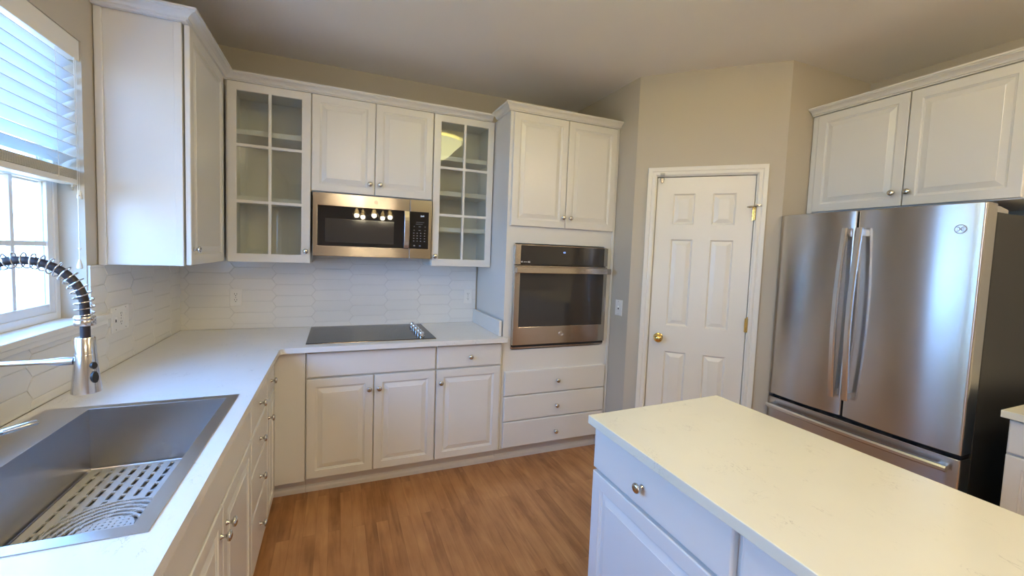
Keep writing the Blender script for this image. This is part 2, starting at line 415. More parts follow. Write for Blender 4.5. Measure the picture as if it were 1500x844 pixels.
# portals for the sky light (fill the real openings)
portal((-0.16, (WIN_Y0 + WIN_Y1) / 2, (WIN_Z0 + WIN_Z1) / 2), (0, -PI / 2, 0), WIN_Z1 - WIN_Z0, WIN_Y1 - WIN_Y0)
portal((-0.16, (PAT_Y0 + PAT_Y1) / 2, PAT_Z1 / 2), (0, -PI / 2, 0), PAT_Z1, PAT_Y1 - PAT_Y0)

# ------------------------------------------------------------------ window over the sink
def window_unit(parent, y0, y1, z0, z1, cols=4):
    """double-hung unit in the y-z plane, room side at x=-0.08"""
    f = 0.026; xs0, xs1 = -0.135, -0.080
    bm = new(); box(bm, xs0, xs1, y0, y0 + f, z0, z1); box(bm, xs0, xs1, y1 - f, y1, z0, z1); box(bm, xs0, xs1, y0 + f, y1 - f, z0, z0 + 0.03); box(bm, xs0, xs1, y0 + f, y1 - f, z1 - f, z1)
    obj('window_frame', bm, 'vinyl_white', parent, 0.003)
    zm = (z0 + z1) / 2
    for (a, b_, xa, xb) in ((z0 + 0.03, zm + 0.02, -0.108, -0.084), (zm - 0.02, z1 - f, -0.133, -0.110)):
        s = 0.034; ya, yb = y0 + f, y1 - f
        bm = new(); box(bm, xa, xb, ya, ya + s, a, b_); box(bm, xa, xb, yb - s, yb, a, b_); box(bm, xa, xb, ya + s, yb - s, a, a + s); box(bm, xa, xb, ya + s, yb - s, b_ - s, b_)
        xm = (xa + xb) / 2
        gy0, gy1, gz0, gz1 = ya + s, yb - s, a + s, b_ - s
        for k in range(1, cols):
            yy = gy0 + (gy1 - gy0) * k / cols; box(bm, xm - 0.007, xm + 0.007, yy - 0.009, yy + 0.009, gz0, gz1)
        zz = (gz0 + gz1) / 2; box(bm, xm - 0.0065, xm + 0.0065, gy0, gy1, zz - 0.009, zz + 0.009)
        sash = obj('sash', bm, 'vinyl_white', parent, 0.002)
        bm = new(); box(bm, xm - 0.002, xm + 0.002, gy0, gy1, gz0, gz1); obj('glass', bm, 'window_glass', sash)
win = sroot('window_1', (0, 0, 0))
ymid = (WIN_Y0 + WIN_Y1) / 2
window_unit(win, ymid + 0.02, WIN_Y1, WIN_Z0 + 0.012, WIN_Z1)
window_unit(win, WIN_Y0, ymid - 0.02, WIN_Z0 + 0.012, WIN_Z1)
bm = new(); box(bm, -0.14, -0.075, ymid - 0.02, ymid + 0.02, WIN_Z0 + 0.012, WIN_Z1); obj('mullion', bm, 'vinyl_white', win, 0.003)
# sill board with horns lapping the wall
bm = new(); gridslab(bm, [-0.14, 0.0, 0.028], [WIN_Y0 - 0.10, WIN_Y0, WIN_Y1, WIN_Y1 + 0.125], lambda i, j: i == 0 and j != 1, WIN_Z0 - 0.010, WIN_Z0 + 0.012)
obj('window_sill', bm, 'trim_white', win, 0.003)
bm = new(); box(bm, 0.0105, 0.022, WIN_Y0 - 0.08, WIN_Y1 + 0.105, WIN_Z0 - 0.030, WIN_Z0 - 0.0105); obj('apron', bm, 'trim_white', win, 0.002)
# painted drywall reveals either side are the wall itself
# patio door on the left wall, behind the camera
pat = sroot('door_2')
bm = new()
for (a, b_) in ((PAT_Y0, PAT_Y0 + 0.07), (PAT_Y1 - 0.07, PAT_Y1)): box(bm, -0.11, -0.05, a, b_, 0.0, PAT_Z1)
box(bm, -0.109, -0.051, PAT_Y0, PAT_Y1, 0, 0.12); box(bm, -0.109, -0.051, PAT_Y0, PAT_Y1, PAT_Z1 - 0.08, PAT_Z1)
obj('door_frame', bm, 'vinyl_white', pat, 0.003)
bm = new(); box(bm, -0.082, -0.078, PAT_Y0 + 0.05, PAT_Y1 - 0.05, 0.1, PAT_Z1 - 0.06); obj('glass', bm, 'window_glass', pat)
# ------------------------------------------------------------------ pantry door
DR = sroot('door_1', (AX, AY, 0), DANG)
dp = [(0, 0.0), (0.004, 0.003), (0.007, 0.0095), (0.010, 0.0115), (0.013, 0.0115), (0.036, 0.003), (0.038, 0.0022)]
def panel_front(bm, X0, X1, Z0, Z1, y, holes, prof, thick):
    Xs = sorted({X0, X1, *[h[0] for h in holes], *[h[1] for h in holes]}); Zs = sorted({Z0, Z1, *[h[2] for h in holes], *[h[3] for h in holes]})
    V = {}
    def g(i, j):
        if (i, j) not in V: V[(i, j)] = bm.verts.new((Xs[i], y, Zs[j]))
        return V[(i, j)]
    for i in range(len(Xs) - 1):
        for j in range(len(Zs) - 1):
            cx, cz = (Xs[i] + Xs[i + 1]) / 2, (Zs[j] + Zs[j + 1]) / 2
            if any(h[0] < cx < h[1] and h[2] < cz < h[3] for h in holes): continue
            bm.faces.new((g(i, j), g(i + 1, j), g(i + 1, j + 1), g(i, j + 1)))
    for h in holes: rings(bm, *h, [(a, y + b_) for a, b_ in prof])
    # sides and back
    b0 = [bm.verts.new(p) for p in ((X0, y, Z0), (X1, y, Z0), (X1, y, Z1), (X0, y, Z1))]
    b1 = [bm.verts.new(p) for p in ((X0, y + thick, Z0), (X1, y + thick, Z0), (X1, y + thick, Z1), (X0, y + thick, Z1))]
    for k in range(4): bm.faces.new((b0[k], b0[(k + 1) % 4], b1[(k + 1) % 4], b1[k]))
    bm.faces.new(b1[::-1])
    bmesh.ops.remove_doubles(bm, verts=bm.verts, dist=1e-5)
cols = [(0.255, 0.392), (0.498, 0.636)]
holes = []
for c0, c1 in cols:
    holes += [(c0, c1, 1.718, 1.926), (c0, c1, 1.023, 1.618), (c0, c1, 0.24, 0.842)]
bm = new(); panel_front(bm, SL0 + 0.0035, SL1 - 0.0035, 0.008, SLZ - 0.005, 0.012, holes, dp, 0.035)
slab = obj('door_slab', bm, 'trim_white', DR)
bm = new(); lathe(bm, [(0.0, 0.0), (0.030, 0.0), (0.031, 0.004), (0.024, 0.009), (0.012, 0.012), (0.010, 0.030), (0.016, 0.036), (0.026, 0.046), (0.028, 0.056), (0.024, 0.066), (0.012, 0.073), (0, 0.074)], (0.211, 0.012, 0.934), (0, -1, 0), 28)
obj('door_knob', bm, 'brass', slab, smooth=True)['label'] = 'polished brass knob'
bm = new(); box(bm, SL0 - J, SL0, 0.0, 0.10, 0, SLZ + J); box(bm, SL1, SL1 + J, 0.0, 0.10, 0, SLZ + J); box(bm, SL0, SL1, 0.0, 0.10, SLZ, SLZ + J)
box(bm, SL0, SL0 + 0.012, 0.05, 0.062, 0, SLZ); box(bm, SL1 - 0.012, SL1, 0.05, 0.062, 0, SLZ); box(bm, SL0, SL1, 0.05, 0.062, SLZ - 0.012, SLZ)
obj('door_jamb', bm, 'trim_white', DR, 0.001)
def hinge(z):
    bm = new(); lathe(bm, [(0, -0.045), (0.0075, -0.045), (0.0075, 0.045), (0, 0.045)], (SL1 + 0.001, -0.002, z), (0, 0, 1), 12)
    for q in (-0.027, -0.009, 0.009, 0.027): lathe(bm, [(0.0066, q - 0.0005), (0.0082, q), (0.0066, q + 0.0005)], (SL1 + 0.001, -0.002, z), (0, 0, 1), 12)
    box(bm, SL1 - 0.012, SL1 + 0.012, 0.0005, 0.0115, z - 0.045, z + 0.045)
    lathe(bm, [(0, 0.045), (0.004, 0.047), (0.006, 0.052), (0, 0.056)], (SL1 + 0.001, -0.002, z), (0, 0, 1), 10)
    return obj('hinge', bm, 'brass', DR, smooth=True)
hinge(1.793); hinge(1.069); hinge(0.22)
# flip guard near the top hinge, latch at the upper left corner
bm = new(); box(bm, 0.742, 0.775, -0.022, -0.016, 1.835, 1.847)
tube(bm, [(0.752, -0.02, 1.838), (0.74, -0.040, 1.836), (0.722, -0.050, 1.832), (0.706, -0.046, 1.829), (0.694, -0.034, 1.829)], [0.006, 0.006, 0.0065, 0.007, 0.006], 8)
lathe(bm, [(0, 0), (0.006, 0), (0.006, 0.004), (0, 0.006)], (0.770, -0.020, 1.841), (0, -1, 0), 10)
obj('door_stop', bm, 'nickel', DR, smooth=True)
bm = new(); box(bm, 0.164, 0.192, -0.002, 0.011, 2.018, 2.036); box(bm, 0.164, 0.192, -0.022, -0.0185, 2.040, 2.062)
obj('child_lock', bm, 'clear_plastic', DR, 0.002)
bm = new(); box(bm, 0.169, 0.187, -0.006, -0.0015, 2.000, 2.030); lathe(bm, [(0, 0), (0.004, 0.001), (0.004, 0.006), (0, 0.008)], (0.178, -0.006, 1.998), (0, -1, 0), 10)
obj('latch', bm, 'nickel', DR, 0.002)
# casing: profile swept up, over and down
def sweep(bm, path, prof, closed=False):
    """path: 2D points; prof: [(out, h)] ; out offset to the left-hand normal of travel; returns in plane + h"""
    n = len(path); L = []
    for i in range(n):
        p = Vector(path[i])
        d0 = (Vector(path[i]) - Vector(path[i - 1])).normalized() if i > 0 else None
        d1 = (Vector(path[i + 1]) - Vector(path[i])).normalized() if i < n - 1 else None
        if d0 is None: d0 = d1
        if d1 is None: d1 = d0
        n0 = Vector((d0.y, -d0.x)); n1 = Vector((d1.y, -d1.x))
        m_ = (n0 + n1).normalized(); m_ = m_ / max(0.3, m_.dot(n0))
        L.append([(p + m_ * o_, h) for o_, h in prof])
    return L
def sweep_mesh(bm, path, prof, place):
    L = sweep(bm, path, prof)
    V = [[bm.verts.new(place(q[0].x, q[0].y, q[1])) for q in ring] for ring in L]
    for a, b_ in zip(V, V[1:]):
        for k in range(len(a)): bm.faces.new((a[k], a[(k + 1) % len(a)], b_[(k + 1) % len(b_)], b_[k]))
    bm.faces.new(V[0]); bm.faces.new(V[-1][::-1])
cas = [(0.006, 0.0), (0.006, 0.009), (0.012, 0.013), (0.022, 0.0135), (0.030, 0.011), (0.036, 0.0155), (0.050, 0.0165), (0.058, 0.0175), (0.061, 0.014), (0.061, 0.0)]
bm = new(); sweep_mesh(bm, [(SL0, 0.0), (SL0, SLZ), (SL1, SLZ), (SL1, 0.0)], [(-a, h) for a, h in cas], lambda x, z, h: (x, -h, z))
obj('door_casing', bm, 'trim_white', DR)
# baseboards in the pantry nook
bm = new(); box(bm, 0.0, 0.083, -0.012, 0, 0, 0.09); o = struct('baseboard_pantry_left', bm, 'trim_white', None, 0.003); o.location = (AX, AY, 0); o.rotation_euler = (0, 0, DANG)
bm = new(); box(bm, 0.808, DL, -0.012, 0, 0, 0.09); o = struct('baseboard_pantry_right', bm, 'trim_white', None, 0.003); o.location = (AX, AY, 0); o.rotation_euler = (0, 0, DANG)
bm = new(); box(bm, AX - 0.012, AX, AY, -0.63, 0, 0.09); struct('baseboard_pantry_side', bm, 'trim_white', None, 0.003)
bm = new(); box(bm, 0.012, W - 0.012, REAR, REAR + 0.014, 0, 0.10); struct('baseboard_rear', bm, 'trim_white', None, 0.003)
bm = new(); box(bm, W - 0.014, W, REAR + 0.02, -4.0, 0, 0.10); struct('baseboard_right', bm, 'trim_white', None, 0.003)

# ------------------------------------------------------------------ cabinets
def knob_mesh():
    bm = new()
    lathe(bm, [(0, 0), (0.0085, 0), (0.0085, 0.002), (0.0055, 0.005), (0.0050, 0.013), (0.0085, 0.017), (0.0145, 0.019), (0.0158, 0.022), (0.0150, 0.0255), (0.0105, 0.0285), (0.0050, 0.0300), (0, 0.0302)], (0, 0, 0), (0, -1, 0), 24)
    bmesh.ops.recalc_face_normals(bm, faces=bm.faces)
    me = bpy.data.meshes.new('knob'); bm.to_mesh(me); bm.free(); me.materials.append(MAT['nickel'])
    for p in me.polygons: p.use_smooth = True
    return me
KNOB = knob_mesh()
def knob(parent, x, y, z):
    o = bpy.data.objects.new('knob', KNOB); COL.objects.link(o); o.parent = parent; o.location = (x, y, z)
    return o
RAISED = [(0.0, 0.0), (0.0, -0.0165), (0.0012, -0.0188), (0.0035, -0.020), (0.046, -0.020), (0.0472, -0.0168), (0.051, -0.0150), (0.0535, -0.0148), (0.0548, -0.0120), (0.0575, -0.0115), (0.083, -0.0182), (0.0840, -0.0195)]
def door(parent, x0, x1, z0, z1, kn=None, y=0.0):
    bm = new(); L = rings(bm, x0, x1, z0, z1, [(a, y - 0.001 + b_) for a, b_ in RAISED]); bm.faces.new(L[0][::-1])
    d = obj('door', bm, 'cabinet_white', parent)
    if kn: knob(d, kn[0], y - 0.021, kn[1])
    return d
def drawer(parent, x0, x1, z0, z1, kn=None, y=0.0, name='drawer'):
    bm = new(); L = rings(bm, x0, x1, z0, z1, [(0, y - 0.001), (0, y - 0.0145), (0.0018, y - 0.0180), (0.0045, y - 0.0205), (0.009, y - 0.021)]); bm.faces.new(L[0][::-1])
    d = obj(name, bm, 'cabinet_white', parent)
    if kn: knob(d, kn[0], y - 0.021, kn[1])
    return d
def carcass(parent, x0, x1, depth, z0, z1, toe=True, name='body'):
    bm = new()
    box(bm, x0, x1, 0, depth, z0, z1)
    return obj(name, bm, 'cabinet_white', parent, 0.001)
def toe(parent, x0, x1, rec=0.090, h=0.1185, depth=0.5):
    bm = new(); box(bm, x0, x1, rec, depth, 0, h); obj('toe_kick', bm, 'cabinet_white', parent, 0.001)
    bm = new(); prism(bm, [(rec, 0.0), (rec - 0.014, 0.0), (rec - 0.014, 0.022), (rec - 0.010, 0.032), (rec, 0.040)], 'x', x0, x1); obj('shoe_moulding', bm, 'cabinet_white', parent)
BZ0, BZT = 0.119, 0.882      # base box heights
DT, DB, KT = 0.8705, 0.727, 0.717   # drawer top / drawer bottom / door top
D0 = 0.129                           # door bottom
# --- back run, frame y = -0.607
FY = -0.607
c = thing('base_cabinet', 'white base cabinet under the black cooktop, one wide false drawer over two doors', 'cabinet', (0.768, FY, 0))
L0 = 0.768
carcass(c, 0.0, 0.7535, 0.59, BZ0, BZT)
toe(c, 0.0, 0.7535)
drawer(c, 0.006, 0.749, DB, DT, None, name='false_drawer_front')
door(c, 0.006, 0.371, D0, KT, (0.347, 0.637)); door(c, 0.377, 0.749, D0, KT, (0.405, 0.637))
c = thing('base_cabinet', 'white base cabinet beside the oven tower with one drawer over one door', 'cabinet', (1.5220, FY, 0))
carcass(c, 0.0, 0.458, 0.59, BZ0, BZT); toe(c, 0.0, 0.458)
drawer(c, 0.004, 0.445, DB, DT, (0.225, 0.795)); door(c, 0.004, 0.440, D0, KT, (0.031, 0.637))
# corner filler between the two runs
c = thing('corner_filler_panel', 'plain white filler panel in the inner corner left of the cooktop cabinet', 'panel', (0.0, FY, 0))
carcass(c, 0.03, 0.7665, 0.59, BZ0, BZT); toe(c, 0.50, 0.7665)
bm = new(); box(bm, 0.612, 0.7665, -0.014, -0.0005, 0.118, 0.876); obj('face_panel', bm, 'cabinet_white', c, 0.001)
# --- left run, frame x = 0.604, fronts at 0.625; local x = world y
FX = 0.604
def left_cab(name, label, y0, y1):
    c = thing(name, label, 'cabinet', (FX, y0, 0), PI / 2)
    carcass(c, 0.0005, y1 - y0 - 0.0005, 0.585, BZ0, BZT); toe(c, 0.0005, y1 - y0 - 0.0005, depth=0.45)
    return c
c = left_cab('base_cabinet', 'narrow white base cabinet by the inner corner, one drawer over one door', -0.970, -0.622)
drawer(c, 0.004, 0.235, DB, DT, (0.11, 0.797)); door(c, 0.004, 0.235, D0, KT, (0.030, 0.637))
c = left_cab('base_cabinet', 'white base cabinet in the left run with a stack of four drawers beyond the sink', -1.370, -0.971)
for a, b_, k in ((0.727, 0.8705, 0.797), (0.565, 0.717, 0.640), (0.382, 0.555, 0.470), (D0, 0.372, 0.255)): drawer(c, 0.004, 0.395, a, b_, (0.190, k))
c = thing('sink_base_cabinet', 'white sink base cabinet with a long plain false front over two doors', 'cabinet', (FX, -2.255, 0), PI / 2)
bm = new(); SW = 0.884
box(bm, 0.0005, 0.020, 0, 0.585, BZ0, BZT); box(bm, SW - 0.020, SW - 0.0005, 0, 0.585, BZ0, BZT); box(bm, 0.020, SW - 0.020, 0, 0.585, BZ0, BZ0 + 0.018); box(bm, 0.020, SW - 0.020, 0.575, 0.585, BZ0 + 0.018, BZT); box(bm, 0.020, SW - 0.020, 0, 0.018, BZ0 + 0.018, BZT)
obj('body', bm, 'cabinet_white', c); toe(c, 0.0005, SW - 0.0005, depth=0.45)
drawer(c, 0.004, 0.880, DB, DT, None, name='false_drawer_front')
door(c, 0.004, 0.447, D0, KT, (0.420, 0.637)); door(c, 0.453, 0.880, D0, KT, (0.487, 0.637))
# dishwasher at the near end
dw = thing('dishwasher', 'dark-edged stainless dishwasher under the counter nearest the camera', 'dishwasher', (FX, -2.858, 0), PI / 2)
bm = new(); box(bm, 0.001, 0.599, 0.02, 0.58, 0.10, 0.872); obj('body', bm, 'black_plastic', dw, 0.002)
bm = new(); box(bm, 0.004, 0.596, -0.022, 0.018, 0.13, 0.870); obj('door', bm, 'steel', dw, 0.004)
bm = new(); tube(bm, [(0.06, -0.023, 0.80), (0.06, -0.055, 0.80), (0.08, -0.06, 0.80), (0.52, -0.06, 0.80), (0.54, -0.055, 0.80), (0.54, -0.023, 0.80)], 0.009, 12); obj('handle', bm, 'steel', dw, smooth=True)
bm = new(); box(bm, 0.004, 0.596, 0.05, 0.07, 0.0, 0.099); obj('toe_kick', bm, 'black_plastic', dw, 0.002)

# --- worktops
bm = new()
CX, CY = 0.643, -0.666
SX0, SX1, SY0, SY1 = 0.060, 0.577, -2.203, -1.422
xs = [0.012, SX0, SX1, CX, 1.9725, 1.9935]; ys = [-3.30, SY0, SY1, CY, -0.610, -0.012]
gridslab(bm, xs, ys, lambda i, j: (i >= 3 and j < 3) or (i == 1 and j == 1) or (i == 4 and j == 4), 0.884, 0.914)
# rounded inside corner
r = 0.035; pts = [(CX, CY), (CX, CY - r)]
pts = [(CX - 0.001, CY + 0.001), (CX - 0.001, CY - r)] + [(CX + r - r * math.cos(a), CY - r + r * math.sin(a)) for a in [PI / 2 * k / 8 for k in range(0, 9)]] + [(CX + r, CY + 0.001)]
prism(bm, pts, 'z', 0.8842, 0.91395)
ct = obj('countertop', bm, 'quartz', None)
tag(ct, 'L-shaped white quartz countertop holding the sink and the cooktop', 'countertop')
bm = new(); box(bm, 1.9525, 1.9725, -0.600, -0.0125, 0.9145, 1.020); obj('side_splash', bm, 'quartz', ct, 0.002)

# --- oven tower, frame y=-0.60
tw = thing('oven_tower_cabinet', 'tall white cabinet holding the wall oven, two doors above and three drawers below', 'cabinet', (0, -0.60, 0))
TX0, TX1 = 1.984, 2.850
bm = new(); zc = [0.10, 0.815, 1.553, 2.425]
OX0, OX1 = 2.048, 2.775
box(bm, TX0, TX1, 0, 0.59, 0.119, 0.815); box(bm, TX0, TX1, 0, 0.59, 1.553, 2.425); box(bm, TX0, OX0, 0, 0.59, 0.815, 1.553); box(bm, OX1, TX1, 0, 0.59, 0.815, 1.553)
bmesh.ops.remove_doubles(bm, verts=bm.verts, dist=1e-5)
obj('body', bm, 'cabinet_white', tw)
bm = new(); box(bm, TX1 - 0.018, TX1 + 0.0005, -0.012, 0.59, 0.0, 2.425); obj('side_stile', bm, 'cabinet_white', tw, 0.002)
toe(tw, TX0, TX1 - 0.0185)
door(tw, 2.003, 2.4155, 1.669, 2.414, (2.394, 1.742)); door(tw, 2.4205, 2.826, 1.669, 2.414, (2.452, 1.742))
for a, b_, k in ((0.497, 0.668, 0.582), (0.3165, 0.491, 0.398), (0.129, 0.311, 0.207)): drawer(tw, 2.001, 2.820, a, b_, (2.410, k))

# --- upper cabinets
UD = 0.2945; UT = 2.425; UB = 1.372
def knob_dummy(): pass
def glass_cabinet(label, x0, x1, dx0, dx1, ox0, ox1, shelves, kn):
    c = thing('glass_door_cabinet', label, 'cabinet', (0, -UD, 0))
    t = 0.018
    bm = new(); D = UD - 0.002
    box(bm, x0, x0 + t, 0, D, UB + 0.004, UT); box(bm, x1 - t, x1, 0, D, UB + 0.004, UT); box(bm, x0 + t, x1 - t, 0, D, UB + 0.004, UB + 0.022); box(bm, x0 + t, x1 - t, 0, D, UT - t, UT); box(bm, x0 + t, x1 - t, D - 0.006, D, UB + 0.022, UT - t)
    # face frame
    box(bm, x0 + t, dx0 + 0.035, 0.0, 0.018, UB + 0.022, UT - t); box(bm, dx1 - 0.035, x1 - t, 0.0, 0.018, UB + 0.022, UT - t)
    box(bm, dx0 + 0.035, dx1 - 0.035, 0.0, 0.018, UT - 0.05, UT - t)
    obj('body', bm, 'cabinet_white', c, 0.0)
    for z in shelves:
        bm = new(); box(bm, x0 + t + 0.001, x1 - t - 0.001, 0.035, D - 0.007, z - 0.016, z + 0.016); obj('shelf', bm, 'cabinet_white', c, 0.002)
    # door: frame, muntins
    bm = new(); zt, zb = 2.4185, UB + 0.001; a, b_ = -0.0205, -0.001
    oz0, oz1 = 1.4235, 2.3705; xm = (ox0 + ox1) / 2
    Xs = [dx0, ox0, xm - 0.0085, xm + 0.0085, ox1, dx1]; Zs = [zb, oz0, 1.7225, 1.7405, 2.050, 2.068, oz1, zt]
    gridslab(bm, Xs, Zs, lambda i, j: i in (1, 3) and j in (1, 3, 5), 0, 0.0195)
    for v in bm.verts:
        x, z, y = v.co; v.co = (x, b_ - y, z)
    d = obj('door', bm, 'cabinet_white', c, 0.003)
    bm = new(); box(bm, ox0 - 0.001, ox1 + 0.001, -0.0095, -0.0060, oz0 - 0.001, oz1 + 0.001); obj('glass', bm, 'cabinet_glass', d)
    knob(d, kn[0], b_ - 0.0195, kn[1])
    return c
glass_cabinet('white wall cabinet with six clear panes left of the microwave, one shelf high up', 0.318, 0.770, 0.327, 0.7695, 0.375, 0.718, [2.148, 1.752], (0.744, 1.447))
glass_cabinet('white wall cabinet with six clear panes right of the microwave, three shelves', 1.5365, 1.9800, 1.5385, 1.9760, 1.587, 1.930, [2.138, 1.890, 1.634], (1.561, 1.441))
c = thing('wall_cabinet', 'white two-door wall cabinet directly above the microwave', 'cabinet', (0, -UD, 0))
carcass(c, 0.7705, 1.536, UD - 0.002, 1.824, UT)
door(c, 0.7750, 1.1495, 1.828, 2.4185, (1.122, 1.896)); door(c, 1.1545, 1.5310, 1.828, 2.4185, (1.186, 1.898))
# corner cabinet on the left wall, end panel toward the camera
c = thing('corner_wall_cabinet', 'tall white wall cabinet beside the window with a broad blank end panel', 'cabinet', (UD, -0.944, 0), PI / 2)
bm = new(); box(bm, 0, 0.942, 0.0, UD - 0.002, UB, UT); obj('body', bm, 'cabinet_white', c, 0.002)
bm = new(); box(bm, -0.0035, -0.0003, 0.0, 0.028, UB, 2.42); obj('end_stile', bm, 'cabinet_white', c, 0.001)
bm = new(); box(bm, -0.010, -0.0003, UD - 0.030, UD - 0.003, UB - 0.002, 2.42); obj('scribe_strip', bm, 'cabinet_white', c, 0.003)
d = door(c, 0.008, 0.585, UB + 0.004, 2.4185, (0.035, 1.447), y=-0.006)
# crown mouldings
def crown(label, path, zb, zt, out, name='crown_moulding'):
    h = zt - zb
    prof = [(0.0, zb), (out * 0.30, zb), (out * 0.32, zb + h * 0.10), (out * 0.45, zb + h * 0.16), (out * 0.47, zb + h * 0.28), (out * 0.58, zb + h * 0.46), (out * 0.74, zb + h * 0.60), (out * 0.90, zb + h * 0.68), (out * 0.92, zb + h * 0.76), (out, zb + h * 0.80), (out, zt), (0.0, zt)]
    bm = new(); sweep_mesh(bm, path, prof, lambda x, y, z: (x, y, z))
    return tag(obj(name, bm, 'cabinet_white'), label, 'moulding')
crown('white crown moulding along the tops of the wall cabinets from the window to the oven tower', [(0.002, -0.948), (UD + 0.001, -0.948), (UD + 0.001, -UD - 0.001), (1.955, -UD - 0.001)], 2.4205, 2.4625, 0.072)
crown('white crown moulding wrapped round the top of the oven tower', [(1.983, -0.375), (1.983, -0.6015), (2.8515, -0.6015)], 2.4205, 2.466, 0.050)
crown('white crown moulding on the cabinet above the refrigerator', [(3.744, BY - 0.004), (3.744, -2.338), (4.30, -2.338)], 2.4150, 2.4570, 0.070)

# --- cabinet over the fridge
c = thing('wall_cabinet', 'wide white two-door wall cabinet above the refrigerator', 'cabinet', (3.745, BY - 0.003, 0), -PI / 2)
carcass(c, 0.0, 0.920, 0.556, 1.806, 2.42)
bm = new(); box(bm, 0.0, 0.030, -0.010, -0.0005, 1.806, 2.412); obj('filler_strip', bm, 'cabinet_white', c, 0.001)
door(c, 0.036, 0.486, 1.812, 2.410, (0.448, 1.884)); door(c, 0.491, 0.910, 1.812, 2.410, (0.514, 1.884))

# ------------------------------------------------------------------ backsplash tiles (elongated hexagons)
def clip(poly, a0, a1, b0, b1):
    def cut(P, f, g):
        out = []
        for i in range(len(P)):
            p, q = P[i], P[(i + 1) % len(P)]; fp, fq = f(p), f(q)
            if fp >= 0: out.append(p)
            if (fp >= 0) != (fq >= 0):
                t_ = fp / (fp - fq); out.append((p[0] + (q[0] - p[0]) * t_, p[1] + (q[1] - p[1]) * t_))
        return out
    for f in (lambda p: p[0] - a0, lambda p: a1 - p[0], lambda p: p[1] - b0, lambda p: b1 - p[1]):
        if len(poly) < 3: return []
        poly = cut(poly, f, None)
    return poly
def tiles(name, rects, place, label, phase=(0.274, 1.2865)):
    P, TIP, HH, G = 0.245, 0.028, 0.0755, 0.0012
    FL = P - TIP
    bm = new(); bg = new()
    for (a0, a1, b0, b1) in rects:
        V = [bg.verts.new(place(p[0], p[1], 0.0075)) for p in ((a0, b0), (a1, b0), (a1, b1), (a0, b1))]
        W_ = [bg.verts.new(place(p[0], p[1], 0.0005)) for p in ((a0, b0), (a1, b0), (a1, b1), (a0, b1))]
        bg.faces.new(V); bg.faces.new(W_[::-1])
        for k in range(4): bg.faces.new((V[k], V[(k + 1) % 4], W_[(k + 1) % 4], W_[k]))
        for i in range(int((a0 - phase[0]) / P) - 2, int((a1 - phase[0]) / P) + 2):
            for j in range(-12, 20):
                x = phase[0] + i * P; z = phase[1] + j * HH + (HH / 2 if i % 2 else 0)
                g = G
                poly = [(x + g * 1.2, z), (x + TIP + g * .5, z - HH / 2 + g), (x + TIP + FL - g * .5, z - HH / 2 + g), (x + 2 * TIP + FL - g * 1.2, z), (x + TIP + FL - g * .5, z + HH / 2 - g), (x + TIP + g * .5, z + HH / 2 - g)]
                q = clip(poly, a0, a1, b0, b1)
                if len(q) < 3: continue
                cx = sum(p[0] for p in q) / len(q); cz = sum(p[1] for p in q) / len(q)
                area = abs(sum(q[k][0] * q[(k + 1) % len(q)][1] - q[(k + 1) % len(q)][0] * q[k][1] for k in range(len(q)))) / 2
                if area < 2e-5: continue
                tx = random.uniform(-1, 1) * 0.0006; tz = random.uniform(-1, 1) * 0.0006
                def dep(p): return 0.0100 + (p[0] - cx) * tx / 0.12 + (p[1] - cz) * tz / 0.035
                sh = lambda p, k: (cx + (p[0] - cx) * (1 - k / max(0.02, abs(p[0] - cx))) if abs(p[0] - cx) > 0.004 else p[0], cz + (p[1] - cz) * (1 - k / max(0.01, abs(p[1] - cz))) if abs(p[1] - cz) > 0.004 else p[1])
                base = [bm.verts.new(place(p[0], p[1], 0.0070)) for p in q]
                mid = [bm.verts.new(place(p[0], p[1], dep(p) - 0.0010)) for p in q]
                top = [bm.verts.new(place(*sh(p, 0.0012), dep(p))) for p in q]
                for k in range(len(q)):
                    k2 = (k + 1) % len(q)
                    bm.faces.new((base[k], base[k2], mid[k2], mid[k])); bm.faces.new((mid[k], mid[k2], top[k2], top[k]))
                bm.faces.new(top)
    o = obj(name, bm, 'tile_white'); tag(o, label, 'backsplash')
    obj('grout', bg, 'grout', o)
    return o
tiles('tile_backsplash', [(0.0, 1.9715, 0.9145, 1.3715), (0.771, 1.536, 1.3715, 1.4240)], lambda a, b_, h: (a, -h, b_), 'white elongated hexagon tile backsplash behind the cooktop')
tiles('tile_backsplash', [(-1.031, -0.0105, 0.9145, 1.3715), (-3.30, -1.031, 0.9145, WIN_Z0 - 0.0105)], lambda a, b_, h: (h, a, b_), 'white elongated hexagon tile backsplash on the window wall', (-0.19, 1.2865 + 0.0378))

# ------------------------------------------------------------------ cooktop
KX0, KX1, KY0, KY1 = 0.7640, 1.5260, -0.5960, -0.0630
ck = thing('cooktop', 'black glass electric cooktop with a row of five chrome knobs', 'cooktop', (KX0, KY0, 0.9143))
bm = new(); box(bm, 0, KX1 - KX0, 0, KY1 - KY0, 0, 0.0035); obj('trim', bm, 'steel', ck, 0.001)
bm = new(); box(bm, 0.003, KX1 - KX0 - 0.003, 0.003, KY1 - KY0 - 0.003, 0.0036, 0.0068); obj('glass_top', bm, 'cooktop_glass', ck, 0.001)
for (bx, by, br_) in ((0.17, 0.15, 0.105), (0.18, 0.39, 0.080), (0.46, 0.15, 0.080), (0.45, 0.39, 0.105)):
    bm = new()
    for rr in (br_, br_ * 0.62):
        n = 48; A = []
        for k in range(n):
            a = 2 * PI * k / n; A.append([bm.verts.new((bx + q * math.cos(a), by + q * math.sin(a), 0.00695)) for q in (rr, rr - 0.0012)])
        for k in range(n): bm.faces.new((A[k][0], A[(k + 1) % n][0], A[(k + 1) % n][1], A[k][1]))
    obj('burner_ring', bm, 'print_grey', ck)
